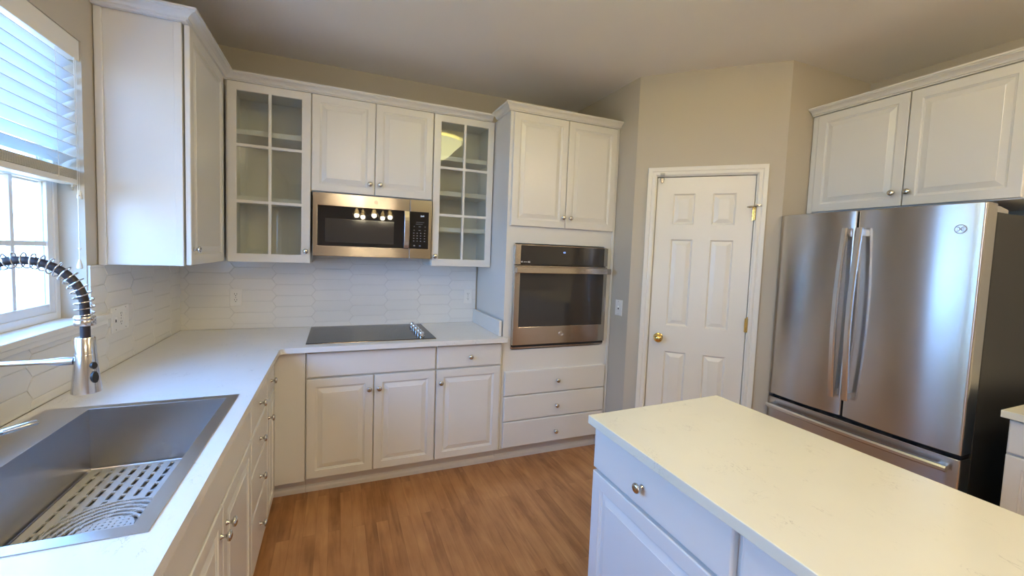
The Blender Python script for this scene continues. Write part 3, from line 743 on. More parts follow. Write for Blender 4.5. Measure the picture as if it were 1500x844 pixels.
for k in range(5):
    bm = new(); yy = KY0 + 0.075 + k * 0.090
    lathe(bm, [(0, 0), (0.021, 0), (0.021, 0.003), (0.018, 0.005), (0.0175, 0.024), (0.0165, 0.027), (0, 0.0275)], (0, 0, 0), (0, 0, 1), 24); box(bm, -0.004, 0.004, -0.019, 0.019, 0.020, 0.034)
    obj('knob', bm, 'chrome', ck, smooth=True, loc=(1.442 - KX0, yy - KY0, 0.0070))

# ------------------------------------------------------------------ microwave
mw = thing('microwave', 'stainless over-the-range microwave with black glass door and keypad', 'microwave', (0, -0.335, 0))
MX0, MX1, MZ0, MZ1 = 0.7830, 1.5290, 1.4215, 1.8195
bm = new(); box(bm, MX0 + 0.002, MX1 - 0.002, 0.021, 0.328, MZ0 + 0.008, MZ1 - 0.001); obj('body', bm, 'black_plastic', mw, 0.002)
# door skin: steel frame round the black glass
XS = 1.3815
bm = new(); Xs = [MX0, 0.811, XS - 0.0012]; Zs = [MZ0, 1.488, 1.739, MZ1]
gridslab(bm, Xs, Zs, lambda i, j: i == 1 and j == 1, 0, 0.02)
for v in bm.verts: x, z, y = v.co; v.co = (x, 0.02 - y, z)
dr_ = obj('door', bm, 'steel', mw, 0.0025)
bm = new(); box(bm, 0.8115, XS - 0.0013, -0.0005, 0.018, 1.4885, 1.7385); obj('door_glass', bm, 'black_glass', dr_, 0.003)
bm = new(); box(bm, 0.855, 1.278, -0.0012, -0.0007, 1.511, 1.661); obj('door_window', bm, 'window_mesh_glass', dr_, 0.0)
bm = new()
N = 12; sec = []
for k in range(N + 1):
    z = 1.489 + (1.7385 - 1.489) * k / N; s = math.sin(PI * k / N); sec.append((z, -0.020 - 0.014 * s ** 0.6))
for k in range(N):
    (za, ya), (zb, yb) = sec[k], sec[k + 1]
    V = [bm.verts.new(p) for p in ((1.3415, ya, za), (1.3755, ya, za), (1.3755, yb, zb), (1.3415, yb, zb), (1.3415, ya + 0.012, za), (1.3755, ya + 0.012, za), (1.3755, yb + 0.012, zb), (1.3415, yb + 0.012, zb))]
    for f in ((0, 1, 2, 3), (4, 7, 6, 5), (0, 3, 7, 4), (1, 5, 6, 2)): bm.faces.new([V[i] for i in f])
    if k == 0: bm.faces.new([V[i] for i in (0, 4, 5, 1)])
    if k == N - 1: bm.faces.new([V[i] for i in (3, 2, 6, 7)])
bmesh.ops.remove_doubles(bm, verts=bm.verts, dist=1e-5)
box(bm, 1.346, 1.371, -0.010, -0.0006, 1.492, 1.505); box(bm, 1.346, 1.371, -0.010, -0.0006, 1.722, 1.735)
obj('handle', bm, 'steel', dr_, 0.002)
bm = new(); Xs = [XS + 0.0012, XS + 0.0022, 1.509, MX1]; Zs = [MZ0, 1.488, 1.739, MZ1]
gridslab(bm, Xs, Zs, lambda i, j: i == 1 and j == 1, 0, 0.02)
for v in bm.verts: x, z, y = v.co; v.co = (x, 0.02 - y, z)
cp = obj('control_frame', bm, 'steel', mw, 0.0025)
bm = new(); box(bm, XS + 0.003, 1.5085, -0.0005, 0.018, 1.4885, 1.7385); obj('control_panel', bm, 'black_glass', cp, 0.003)
bm = new()
for zi, zz in enumerate((1.668, 1.655)): box(bm, 1.425 - 0.004 * zi, 1.478 - 0.01 * zi, -0.0009, -0.0006, zz, zz + 0.0016)
for zz in (1.637, 1.612): 
    for xx in (1.408, 1.442, 1.482): box(bm, xx, xx + (0.014 if xx == 1.442 else 0.007), -0.0009, -0.0006, zz, zz + 0.0035)
for rz in (1.592, 1.574, 1.556, 1.538):
    for xx in (1.406, 1.429, 1.452, 1.479): box(bm, xx, xx + 0.008, -0.0009, -0.0006, rz, rz + 0.005)
for xx in (1.409, 1.447): box(bm, xx, xx + 0.011, -0.0009, -0.0006, 1.505, 1.512)
obj('keypad_marking', bm, 'print_grey', cp)
text('clock_display', '2:41', 0.015, 'clock_light', mw, (1.466, -0.0011, 1.711), (PI / 2, 0, 0))
def emblem(parent, x, y, z, r, mat='nickel'):
    bm = new()
    n = 36
    tube(bm, [(x + r * math.cos(2 * PI * k / n), y, z + r * math.sin(2 * PI * k / n)) for k in range(n)], r * 0.075, 6, closed=True)
    for s in (1, -1):
        tube(bm, [(x + s * r * (0.36 + 0.26 * math.cos(t_)), y, z + r * (0.02 + 0.42 * math.sin(t_))) for t_ in [PI * 0.25 + k * PI * 1.45 / 14 for k in range(15)]], r * 0.06, 6)
    tube(bm, [(x - r * 0.60, y, z - r * 0.05), (x - r * 0.2, y, z + r * 0.10), (x + r * 0.15, y, z - r * 0.10), (x + r * 0.6, y, z + r * 0.06)], r * 0.05, 6)
    for k in range(4):
        a = PI / 4 + k * PI / 2; tube(bm, [(x + r * 0.72 * math.cos(a - 0.3), y, z + r * 0.72 * math.sin(a - 0.3)), (x + r * 0.86 * math.cos(a), y, z + r * 0.86 * math.sin(a)), (x + r * 0.72 * math.cos(a + 0.3), y, z + r * 0.72 * math.sin(a + 0.3))], r * 0.045, 6)
    return obj('round_emblem', bm, mat, parent, smooth=True)
emblem(dr_, 1.157 + 0.003, -0.0010, 1.781, 0.011)
bm = new(); box(bm, 0.98, 1.22, 0.03, 0.20, MZ0 + 0.0005, MZ0 + 0.0078); obj('vent_grille', bm, 'black_gap', mw, 0.001)

# ------------------------------------------------------------------ wall oven
ov = thing('wall_oven', 'stainless single wall oven with a dark glass door and bar handle', 'oven', (0, -0.60, 0))
VX0, VX1 = 2.038, 2.786
bm = new(); box(bm, 2.055, 2.768, 0.0, 0.55, 0.82, 1.548); obj('body', bm, 'black_plastic', ov, 0.0)
bm = new(); box(bm, VX0, VX1, -0.012, -0.0005, 0.824, 1.5445); obj('mounting_flange', bm, 'steel', ov, 0.001)
bm = new(); Xs = [VX0 + 0.002, 2.079, 2.752, VX1 - 0.002]; Zs = [1.408, 1.4095, 1.539, 1.5405]
gridslab(bm, Xs, Zs, lambda i, j: i == 1 and j == 1, 0, 0.022)
for v in bm.verts: x, z, y = v.co; v.co = (x, -0.0125 - y, z)
cpn = obj('control_frame', bm, 'steel', ov, 0.001)
bm = new(); box(bm, 2.0795, 2.7515, -0.0350, -0.0135, 1.410, 1.5385); obj('control_panel', bm, 'window_mesh_glass', cpn, 0.001)
bm = new(); box(bm, 2.050, 2.774, -0.020, -0.0125, 1.403, 1.4075); obj('vent_gap', bm, 'black_gap', ov)
bm = new(); Xs = [VX0 + 0.002, 2.079, 2.754, VX1 - 0.002]; Zs = [0.854, 0.978, 1.353, 1.402]
gridslab(bm, Xs, Zs, lambda i, j: i == 1 and j == 1, 0, 0.022)
for v in bm.verts: x, z, y = v.co; v.co = (x, -0.0125 - y, z)
od = obj('door', bm, 'steel', ov, 0.002)
bm = new(); box(bm, 2.0795, 2.7535, -0.0340, -0.014, 0.9785, 1.3525); obj('door_window', bm, 'window_mesh_glass', od, 0.002)
bm = new(); box(bm, 2.036, 2.790, -0.0770, -0.0620, 1.352, 1.392)
for xa in (2.038, 2.770): box(bm, xa, xa + 0.016, -0.0625, -0.0343, 1.356, 1.388)
obj('handle', bm, 'steel', od, 0.003)
bm = new(); box(bm, 2.046, 2.780, -0.026, -0.0125, 0.8375, 0.853); obj('bottom_vent', bm, 'black_gap', ov)
emblem(od, 2.415, -0.0352, 0.922, 0.016)
text('display', 'GE', 0.016, 'clock_blue', ov, (2.415, -0.0353, 1.499), (PI / 2, 0, 0)).name = 'display'
bm = new(); box(bm, 2.084, 2.092, -0.0354, -0.0351, 1.4225, 1.4315)
box(bm, 2.100, 2.128, -0.0354, -0.0351, 1.425, 1.4275); box(bm, 2.134, 2.139, -0.0354, -0.0351, 1.4225, 1.4315); box(bm, 2.141, 2.150, -0.0354, -0.0351, 1.4225, 1.4255); box(bm, 2.141, 2.150, -0.0354, -0.0351, 1.4285, 1.4315)
obj('label_marking', bm, 'print_white', cpn)

# ------------------------------------------------------------------ refrigerator (faces -x); local x = world -y, local y = world +x
fr = thing('refrigerator', 'stainless french-door refrigerator with a bottom freezer drawer', 'refrigerator', (3.498, -1.4125, 0), -PI / 2)
FW = 0.893; FG = 0.4165     # width, centre gap
bm = new(); box(bm, 0.006, FW - 0.004, 0.104, 0.780, 0.03, 1.740); obj('body', bm, 'fridge_side', fr, 0.004)
bm = new(); box(bm, 0.012, FW - 0.012, 0.040, 0.1035, 0.10, 1.735); obj('gasket', bm, 'black_gap', fr)
def curved_front(bm, x0, x1, z0, z1, bulge, depth, rr=0.012, n=16):
    """front skin bowed toward -y, with rounded vertical edges"""
    pts = []
    pts.append((x0, rr + 0.003))
    for k in range(5): a = PI / 2 * k / 4; pts.append((x0 + rr - rr * math.cos(a), rr - rr * math.sin(a)))
    for k in range(1, n):
        t_ = k / n; pts.append((x0 + rr + (x1 - x0 - 2 * rr) * t_, -bulge * 4 * t_ * (1 - t_)))
    for k in range(5): a = PI / 2 * k / 4; pts.append((x1 - rr + rr * math.sin(a), rr - rr * math.cos(a)))
    pts.append((x1, rr + 0.003)); pts += [(x1, depth), (x0, depth)]
    prism(bm, pts, 'z', z0, z1)
for (a, b_, hx) in ((0.0, FG - 0.003, FG - 0.034), (FG + 0.003, FW, FG + 0.034)):
    bm = new(); curved_front(bm, a, b_, 0.657, 1.7766, 0.013, 0.088)
    d = obj('door', bm, 'steel_fridge', fr, 0.003, smooth=True)
    # bowed bar handle
    bm = new(); N = 18; hw = 0.0135
    pr = None
    for k in range(N + 1):
        t_ = k / N; z = 0.760 + (1.682 - 0.760) * t_; y = -0.046 - 0.030 * math.sin(PI * t_)
        cur = [bm.verts.new(p) for p in ((hx - hw, y + 0.004, z), (hx - hw + 0.005, y - 0.003, z), (hx + hw - 0.005, y - 0.003, z), (hx + hw, y + 0.004, z), (hx + hw - 0.002, y + 0.018, z), (hx - hw + 0.002, y + 0.018, z))]
        if pr:
            for q in range(6): bm.faces.new((pr[q], pr[(q + 1) % 6], cur[(q + 1) % 6], cur[q]))
        else: bm.faces.new(cur)
        pr = cur
    bm.faces.new(pr[::-1])
    for zz in (0.768, 1.640): box(bm, hx - 0.010, hx + 0.010, -0.046, -0.0005, zz, zz + 0.034)
    obj('handle', bm, 'handle_steel', d, smooth=True)
    if a > 0: emblem(d, 0.818, -0.0082, 1.662, 0.019, 'grey_plastic')
bm = new(); curved_front(bm, 0.0, FW, 0.070, 0.636, 0.006, 0.088)
fz = obj('freezer_drawer', bm, 'steel_fridge', fr, 0.003, smooth=True)
bm = new(); N = 16; pr = None
for k in range(N + 1):
    t_ = k / N; x = 0.030 + (FW - 0.060) * t_; y = -0.045 - 0.020 * math.sin(PI * t_)
    cur = [bm.verts.new(p) for p in ((x, y + 0.018, 0.574), (x, y + 0.002, 0.576), (x, y - 0.005, 0.584), (x, y - 0.005, 0.596), (x, y + 0.002, 0.604), (x, y + 0.018, 0.606))]
    if pr:
        for q in range(6): bm.faces.new((pr[q], pr[(q + 1) % 6], cur[(q + 1) % 6], cur[q]))
    else: bm.faces.new(cur)
    pr = cur
bm.faces.new(pr[::-1])
for xx in (0.036, FW - 0.066): box(bm, xx, xx + 0.030, -0.046, -0.0004, 0.578, 0.602)
obj('handle', bm, 'handle_steel', fz, smooth=True)
for xx in (0.02, FW - 0.105):
    bm = new(); prism(bm, [(0.030, 1.741), (0.105, 1.741), (0.190, 1.741), (0.190, 1.760), (0.110, 1.772), (0.030, 1.772)], 'x', xx, xx + 0.085); 
    for v in bm.verts: v.co.y += 0.062
    obj('hinge_cover', bm, 'grey_plastic', fr, 0.004)
for xx in (0.06, FW - 0.06):
    for yy in (0.15, 0.70):
        bm = new(); lathe(bm, [(0, 0), (0.018, 0), (0.018, 0.0295), (0, 0.0295)], (xx, yy, 0), (0, 0, 1), 14); obj('foot', bm, 'black_plastic', fr)

# ------------------------------------------------------------------ base run right of the fridge
def right_cab(label, a0, a1):
    c = thing('base_cabinet', label, 'cabinet', (3.520, -a0, 0), -PI / 2)
    carcass(c, 0, a1 - a0 - 0.001, 0.775, BZ0, 0.8835); toe(c, 0, a1 - a0 - 0.001, depth=0.7)
    drawer(c, 0.004, a1 - a0 - 0.005, 0.737, 0.874, ((a1 - a0) / 2, 0.803)); door(c, 0.004, a1 - a0 - 0.005, D0, 0.729, (a1 - a0 - 0.035, 0.655))
    return c
right_cab('white base cabinet immediately right of the refrigerator at the frame edge', 2.426, 2.883)
right_cab('white base cabinet second from the refrigerator under the quartz counter', 2.884, 3.341)
right_cab('white base cabinet third from the refrigerator, at the far end of its counter', 3.342, 3.799)
bm = new(); box(bm, 3.468, W - 0.001, -3.83, -2.414, 0.884, 0.914); tag(obj('countertop', bm, 'quartz_lamp_tint', None, 0.002), 'quartz countertop right of the refrigerator, lamplight yellow put into its colour', 'countertop')

# ------------------------------------------------------------------ island
IT = -PI / 2 - 0.0218
isl = thing('island_cabinet', 'white kitchen island cabinet with drawers above raised panel doors', 'cabinet', (1.8105, -1.977, 0), IT)
carcass(isl, 0.0, 1.60, 0.585, BZ0, 0.8835); toe(isl, 0.0, 1.60, depth=0.53)
drawer(isl, 0.002, 0.572, 0.729, 0.876, (0.262, 0.797)); door(isl, 0.002, 0.572, D0, 0.717, (0.536, 0.655))
drawer(isl, 0.592, 1.090, 0.729, 0.876, (0.842, 0.797)); door(isl, 0.592, 1.090, D0, 0.717, (0.628, 0.655))
drawer(isl, 1.096, 1.594, 0.729, 0.876, (1.345, 0.797)); door(isl, 1.096, 1.594, D0, 0.717, (1.55, 0.655))
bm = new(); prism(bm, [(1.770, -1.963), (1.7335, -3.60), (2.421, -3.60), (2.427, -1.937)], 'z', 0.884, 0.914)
tag(obj('island_countertop', bm, 'quartz_lamp_tint', None, 0.002), 'quartz top of the kitchen island with faint grey flecks, lamplight yellow put into its colour', 'countertop')

# ------------------------------------------------------------------ sink
sk = thing('kitchen_sink', 'large rectangular stainless drop-in sink below the window', 'sink', (0.0, 0.0, 0.9142))
ox0, ox1, oy0, oy1 = 0.047, 0.592, -2.218, -1.407
ix0, ix1, iy0, iy1 = 0.172, 0.557, -2.186, -1.441
BD = -0.209
bm = new()
gridslab(bm, [ox0, ix0, ix1, ox1], [oy0, iy0, iy1, oy1], lambda i, j: i == 1 and j == 1, 0.0, 0.0025)
obj('rim', bm, 'steel_sink', sk, 0.0008)
bm = new(); t_ = 0.0016
V = {}
def bowl(bm, a0, a1, b0, b1, zt, zb, r=0.012):
    prof = [(0, zt), (0, zb + r)] + [(r - r * math.cos(a), zb + r - r * math.sin(a)) for a in [PI / 2 * k / 4 for k in range(1, 5)]]
    L = []
    for ins, z in prof: L.append([bm.verts.new(p) for p in ((a0 + ins, b0 + ins, z), (a1 - ins, b0 + ins, z), (a1 - ins, b1 - ins, z), (a0 + ins, b1 - ins, z))])
    for A, B in zip(L, L[1:]):
        for k in range(4): bm.faces.new((A[k], A[(k + 1) % 4], B[(k + 1) % 4], B[k]))
    bm.faces.new(L[-1]); return L
Li = bowl(bm, ix0, ix1, iy0, iy1, 0.0005, BD); Lo = bowl(bm, ix0 - t_, ix1 + t_, iy0 - t_, iy1 + t_, 0.0005, BD - t_)
for k in range(4): bm.faces.new((Li[0][k], Li[0][(k + 1) % 4], Lo[0][(k + 1) % 4], Lo[0][k]))
obj('bowl', bm, 'steel_sink', sk)
bm = new(); lathe(bm, [(0.0, -0.004), (0.03, -0.003), (0.040, 0.0015), (0.056, 0.0022), (0.057, 0.0005)], (0.365, -1.83, BD), (0, 0, 1), 32); obj('drain', bm, 'chrome', sk, smooth=True)
# slotted protector mat lying in the bowl
MXa, MXb, MYa, MYb = 0.180, 0.549, -2.176, -1.452
cs = 0.0030
nx = int((MXb - MXa) / cs); ny = int((MYb - MYa) / cs)
dxc, dyc = 0.365, -1.83
def matskip(i, j):
    x = MXa + (i + 0.5) * cs; y = MYa + (j + 0.5) * cs
    if x < MXa + 0.010 or x > MXb - 0.010 or y < MYa + 0.012 or y > MYb - 0.012: return False
    R_ = math.hypot(x - dxc, y - dyc)
    if R_ < 0.060:
        a_ = round(x / 0.013) * 0.013; b_ = round(y / 0.013) * 0.013
        return math.hypot(x - a_, y - b_) < 0.0026 and R_ < 0.054
    if R_ < 0.152:
        k = int((R_ - 0.060) / 0.0185); f = (R_ - 0.060) - k * 0.0185
        if f > 0.0105: return False
        ang = math.atan2(y - dyc, x - dxc) + k * 0.35
        seg_ = (ang * (R_) / 0.060) % 1.0
        return seg_ > 0.12
    c_ = (x - MXa - 0.008) / 0.0325; col = int(c_); fx = (c_ - col) * 0.0325
    if fx < 0.0150 or fx > 0.0265: return False
    r_ = ((MYb - y) + (0.024 if col % 2 else 0.0)) / 0.0480; fy = (r_ - int(r_)) * 0.0480
    return fy > 0.009
bm = new(); gridslab(bm, [MXa + cs * k for k in range(nx + 1)], [MYa + cs * k for k in range(ny + 1)], matskip, 0.7085, 0.7135)
tag(obj('sink_mat', bm, 'mat_white', None), 'white slotted protector mat lying in the bottom of the sink', 'sink mat')

# ------------------------------------------------------------------ faucet
fa = thing('spring_faucet', 'stainless pull-down kitchen faucet with a black hose inside a spring coil', 'faucet', (0.130, -1.865, 0.9170))
ax = 0.222; rad = ax / 2
bm = new(); lathe(bm, [(0, 0), (0.027, 0), (0.027, 0.006), (0.0225, 0.010), (0.0225, 0.120), (0.019, 0.126), (0.0165, 0.130), (0.0165, 0.300), (0.0205, 0.303), (0.0205, 0.318), (0, 0.319)], (0, 0, 0), (0, 0, 1), 28); obj('column', bm, 'steel_faucet', fa, smooth=True)
path = []
zc0, zc1, zend = 0.318, 0.397, 0.368
for k in range(6): path.append(Vector((0, 0, zc0 + (zc1 - zc0) * k / 5)))
for k in range(1, 25): a = PI - PI * k / 24; path.append(Vector((rad + rad * math.cos(a), 0, zc1 + rad * math.sin(a))))
for k in range(1, 4): path.append(Vector((ax, 0, zc1 + (0.300 - zc1) * k / 3)))
bm = new(); tube(bm, path, 0.0098, 14); obj('hose', bm, 'dark_rubber', fa, smooth=True)
# coil following the path down to the collar
pp = path[:-3] + [Vector((ax, 0, zc1 + (zend - zc1) * k / 2)) for k in (1, 2)]
seg = [0]
for a, b_ in zip(pp, pp[1:]): seg.append(seg[-1] + (b_ - a).length)
def at(s):
    for i in range(len(seg) - 1):
        if s <= seg[i + 1] + 1e-9:
            f = (s - seg[i]) / max(1e-9, seg[i + 1] - seg[i]); p = pp[i].lerp(pp[i + 1], f); t_ = (pp[i + 1] - pp[i]).normalized(); return p, t_
    return pp[-1], (pp[-1] - pp[-2]).normalized()
turns = int(seg[-1] / 0.0155); helix = []
for k in range(turns * 16 + 1):
    s = seg[-1] * k / (turns * 16); p, t_ = at(s); nrm = Vector((0, 1, 0)); bn = t_.cross(nrm)
    a = 2 * PI * k / 16; helix.append(p + (nrm * math.cos(a) + bn * math.sin(a)) * 0.0178)
bm = new(); tube(bm, helix, 0.0017, 6); obj('spring_coil', bm, 'steel_faucet', fa, smooth=True)
bm = new(); lathe(bm, [(0.0100, 0.350), (0.0195, 0.350), (0.0205, 0.352), (0.0205, 0.362), (0.0195, 0.364), (0.0205, 0.366), (0.0205, 0.371), (0.0190, 0.373), (0.0100, 0.373)], (ax, 0, 0), (0, 0, 1), 24); obj('collar', bm, 'steel_faucet', fa, smooth=True)
bm = new(); lathe(bm, [(0, 0.321), (0.0170, 0.321), (0.0190, 0.318), (0.0200, 0.280), (0.0203, 0.279), (0.0206, 0.278), (0.0235, 0.240), (0.0285, 0.186), (0.0285, 0.183), (0.026, 0.182), (0.024, 0.186), (0, 0.187)], (ax, 0, 0), (0, 0, 1), 32)
sh_ = obj('spray_head', bm, 'steel_faucet', fa, smooth=True)
bd = Vector((0.83, -0.56, 0)).normalized()
bm = new()
def pad(bm, z0, z1, r0, wd, th=0.006):
    n = 10; out = []
    u = Vector((-bd.y, bd.x, 0))
    for k in range(n):
        a = 2 * PI * k / n; out.append((math.cos(a) * wd, (z0 + z1) / 2 + math.sin(a) * (z1 - z0) / 2))
    A = [bm.verts.new(Vector((ax, 0, 0)) + bd * (r0(z) - 0.004) + u * s + Vector((0, 0, z))) for s, z in out]
    B = [bm.verts.new(Vector((ax, 0, 0)) + bd * (r0(z) + th - 0.001) + u * s * 0.8 + Vector((0, 0, z))) for s, z in out]
    bm.faces.new(B)
    for k in range(n): bm.faces.new((A[k], A[(k + 1) % n], B[(k + 1) % n], B[k]))
rf = lambda z: 0.0206 + (0.278 - z) * 0.08
pad(bm, 0.243, 0.260, rf, 0.008); pad(bm, 0.208, 0.237, rf, 0.009)
obj('spray_button', bm, 'black_plastic', sh_, smooth=True)
bm = new(); tube(bm, [(0.014, 0, 0.262), (0.05, 0, 0.262), (0.14, 0, 0.262), (0.175, 0, 0.262), (0.200, 0, 0.262)], [0.006, 0.0058, 0.0058, 0.010, 0.010], 12); obj('docking_arm', bm, 'steel_faucet', fa, smooth=True)
bm = new(); hd = Vector((0.075, 0.085, 0)).normalized()
tube(bm, [hd * 0.018 + Vector((0, 0, 0.080)), hd * 0.030 + Vector((0, 0, 0.080)), hd * 0.038 + Vector((0, 0, 0.081))], [0.015, 0.015, 0.010], 16)
tube(bm, [hd * 0.030 + Vector((0, 0, 0.083)), hd * 0.060 + Vector((0, 0, 0.083)), hd * 0.105 + Vector((0, 0, 0.084)), hd * 0.122 + Vector((0, 0, 0.085)), hd * 0.126 + Vector((0, 0, 0.085))], [0.010, 0.010, 0.0098, 0.009, 0.005], 14)
for v in bm.verts:
    if v.co.length > 0: v.co.z = 0.083 + (v.co.z - 0.083) * (0.75 if Vector((v.co.x, v.co.y, 0)).length > 0.045 else 1)
obj('handle', bm, 'steel_faucet', fa, smooth=True)

# ------------------------------------------------------------------ outlets and switches
def outlet(bmP, bmD, cx, cz):
    for dz in (0.0195, -0.0195):
        n = 20; A = []; B = []
        for k in range(n):
            a = 2 * PI * k / n; x = max(-0.0165, min(0.0165, 0.0185 * math.cos(a))); z = max(-0.0135, min(0.0135, 0.0150 * math.sin(a)))
            A.append(bmP.verts.new((cx + x, -0.0045, cz + dz + z))); B.append(bmP.verts.new((cx + x * 0.97, -0.0066, cz + dz + z * 0.97)))
        bmP.faces.new(B)
        for k in range(n): bmP.faces.new((A[k], A[(k + 1) % n], B[(k + 1) % n], B[k]))
        for sx in (-0.0065, 0.0065): box(bmD, cx + sx - 0.0012, cx + sx + 0.0012, -0.0070, -0.0060, cz + dz + 0.0005, cz + dz + 0.0085)
        lathe(bmD, [(0, 0), (0.0028, 0), (0.0028, 0.001), (0, 0.001)], (cx, -0.0060, cz + dz - 0.0065), (0, -1, 0), 10)
def plate(name, label, loc, rotz, wd, kinds, cat, group=None):
    c = thing(name, label, cat, loc, rotz, group)
    bm = new(); L = rings(bm, -wd / 2, wd / 2, -0.0575, 0.0575, [(0, 0.0), (0, -0.003), (0.003, -0.0052), (0.006, -0.0055)]); bm.faces.new(L[0][::-1]); obj('plate', bm, 'plate_white', c)
    n = len(kinds); bmP = new(); bmD = new()
    for i, k in enumerate(kinds):
        cx = (i - (n - 1) / 2) * 0.046
        if k == 'o': outlet(bmP, bmD, cx, 0)
        elif k == 'r':
            box(bmP, cx - 0.0165, cx + 0.0165, -0.0075, -0.0045, -0.033, 0.033)
        elif k == 't':
            box(bmP, cx - 0.004, cx + 0.004, -0.013, -0.0045, 0.001, 0.013); box(bmD, cx - 0.0052, cx + 0.0052, -0.0058, -0.0050, -0.012, 0.0008)
        if k != 'o':
            for zz in (0.046, -0.046): lathe(bmD, [(0, 0), (0.0022, 0), (0.0022, 0.0006), (0, 0.0006)], (cx, -0.0056, zz), (0, -1, 0), 8)
        else: lathe(bmD, [(0, 0), (0.0022, 0), (0.0022, 0.0006), (0, 0.0006)], (cx, -0.0056, 0), (0, -1, 0), 8)
    obj('receptacle' if 'o' in kinds else 'toggle', bmP, 'plate_white', c); obj('slots', bmD, 'slot_dark', c)
    return c
plate('wall_outlet', 'white double outlet plate on the tiles left of the cooktop', (0.311, -0.0106, 1.1245), 0, 0.072, ['o'], 'outlet')
plate('wall_outlet', 'white double outlet plate on the tiles beside the oven tower', (1.9065, -0.0106, 1.1225), 0, 0.072, ['o'], 'outlet')
plate('switch_plate', 'wide white plate with toggle, outlet and rocker on the tiles beside the window', (0.0106, -0.803, 1.122), PI / 2, 0.160, ['t', 'o', 'r'], 'switch')
plate('light_switch', 'white light switch on the beige wall between oven tower and pantry door', (AX - 0.0002, -0.705, 1.111), -PI / 2, 0.078, ['t'], 'switch')

# ------------------------------------------------------------------ venetian blind
bl = thing('venetian_blind', 'white slatted blind pulled half way up in the kitchen window', 'blind', (-0.038, 0, 0))
BY0, BY1 = ymid + 0.03, WIN_Y1 - 0.008
bm = new(); box(bm, -0.030, 0.030, BY0, BY1, 2.160, WIN_Z1 - 0.002); box(bm, 0.0305, 0.036, BY0 + 0.001, BY1 - 0.001, 2.157, 2.234)
obj('valance', bm, 'trim_white', bl, 0.002)
bm = new(); zt = 2.135; tilt = math.radians(-30)
nsl = 9
for k in range(nsl):
    zc_ = zt - k * 0.0445
    hw = 0.025; pts = []
    prevT = None
    for q in range(7):
        u = -1 + 2 * q / 6; cxx = u * hw; cz_ = 0.003 * (1 - u * u)
        x = cxx * math.cos(tilt) + cz_ * math.sin(tilt); z = zc_ - cxx * math.sin(tilt) * 1 + cz_ * math.cos(tilt)
        A = [bm.verts.new((x, BY0 + 0.006, z)), bm.verts.new((x, BY1 - 0.004, z)), bm.verts.new((x, BY1 - 0.004, z - 0.0028)), bm.verts.new((x, BY0 + 0.006, z - 0.0028))]
        if prevT:
            for a, b_ in ((0, 1), (1, 2), (2, 3), (3, 0)): bm.faces.new((prevT[a], prevT[b_], A[b_], A[a]))
        else: bm.faces.new(A)
        prevT = A
    bm.faces.new(prevT[::-1])
obj('slats', bm, 'slat_white', bl, smooth=True)
bm = new()
for k in range(8): box(bm, -0.025, 0.025, BY0 + 0.006, BY1 - 0.004, 1.709 + k * 0.0042, 1.7118 + k * 0.0042)
obj('stacked_slats', bm, 'blind_rail', bl)
bm = new(); box(bm, -0.026, 0.026, BY0 + 0.006, BY1 - 0.004, 1.686, 1.7075); obj('bottom_rail', bm, 'trim_white', bl, 0.003)
for yy in (BY1 - 0.13, BY1 - 0.42, BY0 + 0.13):
    bm = new()
    for xx in (-0.026, 0.027): tube(bm, [(xx, yy, 2.158), (xx, yy, 1.70)], 0.0010, 5)
    for k in range(nsl): tube(bm, [(-0.026, yy, zt - k * 0.0445 - 0.004 + 0.011), (0.027, yy, zt - k * 0.0445 - 0.004 - 0.011)], 0.0008, 4)
    obj('ladder_cord', bm, 'cord_white', bl)
bm = new()
tube(bm, [(0.040, BY1 - 0.045, 2.158), (0.041, BY1 - 0.043, 1.64), (0.041, BY1 - 0.043, 1.44), (0.041, BY1 - 0.045, 1.39)], 0.0013, 5); tube(bm, [(0.036, BY1 - 0.040, 2.158), (0.037, BY1 - 0.036, 1.64), (0.038, BY1 - 0.039, 1.44), (0.040, BY1 - 0.043, 1.39)], 0.0013, 5)
tube(bm, [(0.034, BY1 - 0.022, 2.158), (0.034, BY1 - 0.016, 1.66)], 0.0013, 5)
obj('pull_cord', bm, 'cord_white', bl)
for (yy, zz) in ((BY1 - 0.044, 1.398), (BY1 - 0.016, 1.668)):
    bm = new(); lathe(bm, [(0, 0), (0.0035, -0.001), (0.0055, -0.010), (0.0090, -0.026), (0.0092, -0.033), (0.006, -0.037), (0, -0.038)], (0.0405 if zz < 1.5 else 0.034, yy, zz), (0, 0, 1), 14); obj('tassel', bm, 'trim_white', bl, smooth=True)
for zz in (1.642, 1.440):
    bm = new(); lathe(bm, [(0, -0.004), (0.004, -0.003), (0.005, 0), (0.004, 0.003), (0, 0.004)], (0.041, BY1 - 0.043, zz), (0, 0, 1), 10); lathe(bm, [(0, -0.004), (0.003, -0.003), (0.0036, 0), (0.003, 0.003), (0, 0.004)], (0.038, BY1 - 0.036, zz + 0.001), (0, 0, 1), 10); obj('cord_bead', bm, 'cord_white', bl, smooth=True)
cl = thing('cord_cleat', 'small white cord cleat on the window reveal below the blind', 'cleat', (-0.030, WIN_Y1 - 0.0003, 1.690))
bm = new(); box(bm, -0.006, 0.006, -0.010, 0.0, -0.008, 0.008); tube(bm, [(0, -0.010, -0.024), (0, -0.014, -0.012), (0, -0.012, 0), (0, -0.014, 0.012), (0, -0.010, 0.024)], 0.0045, 8); obj('hook', bm, 'trim_white', cl, smooth=True)

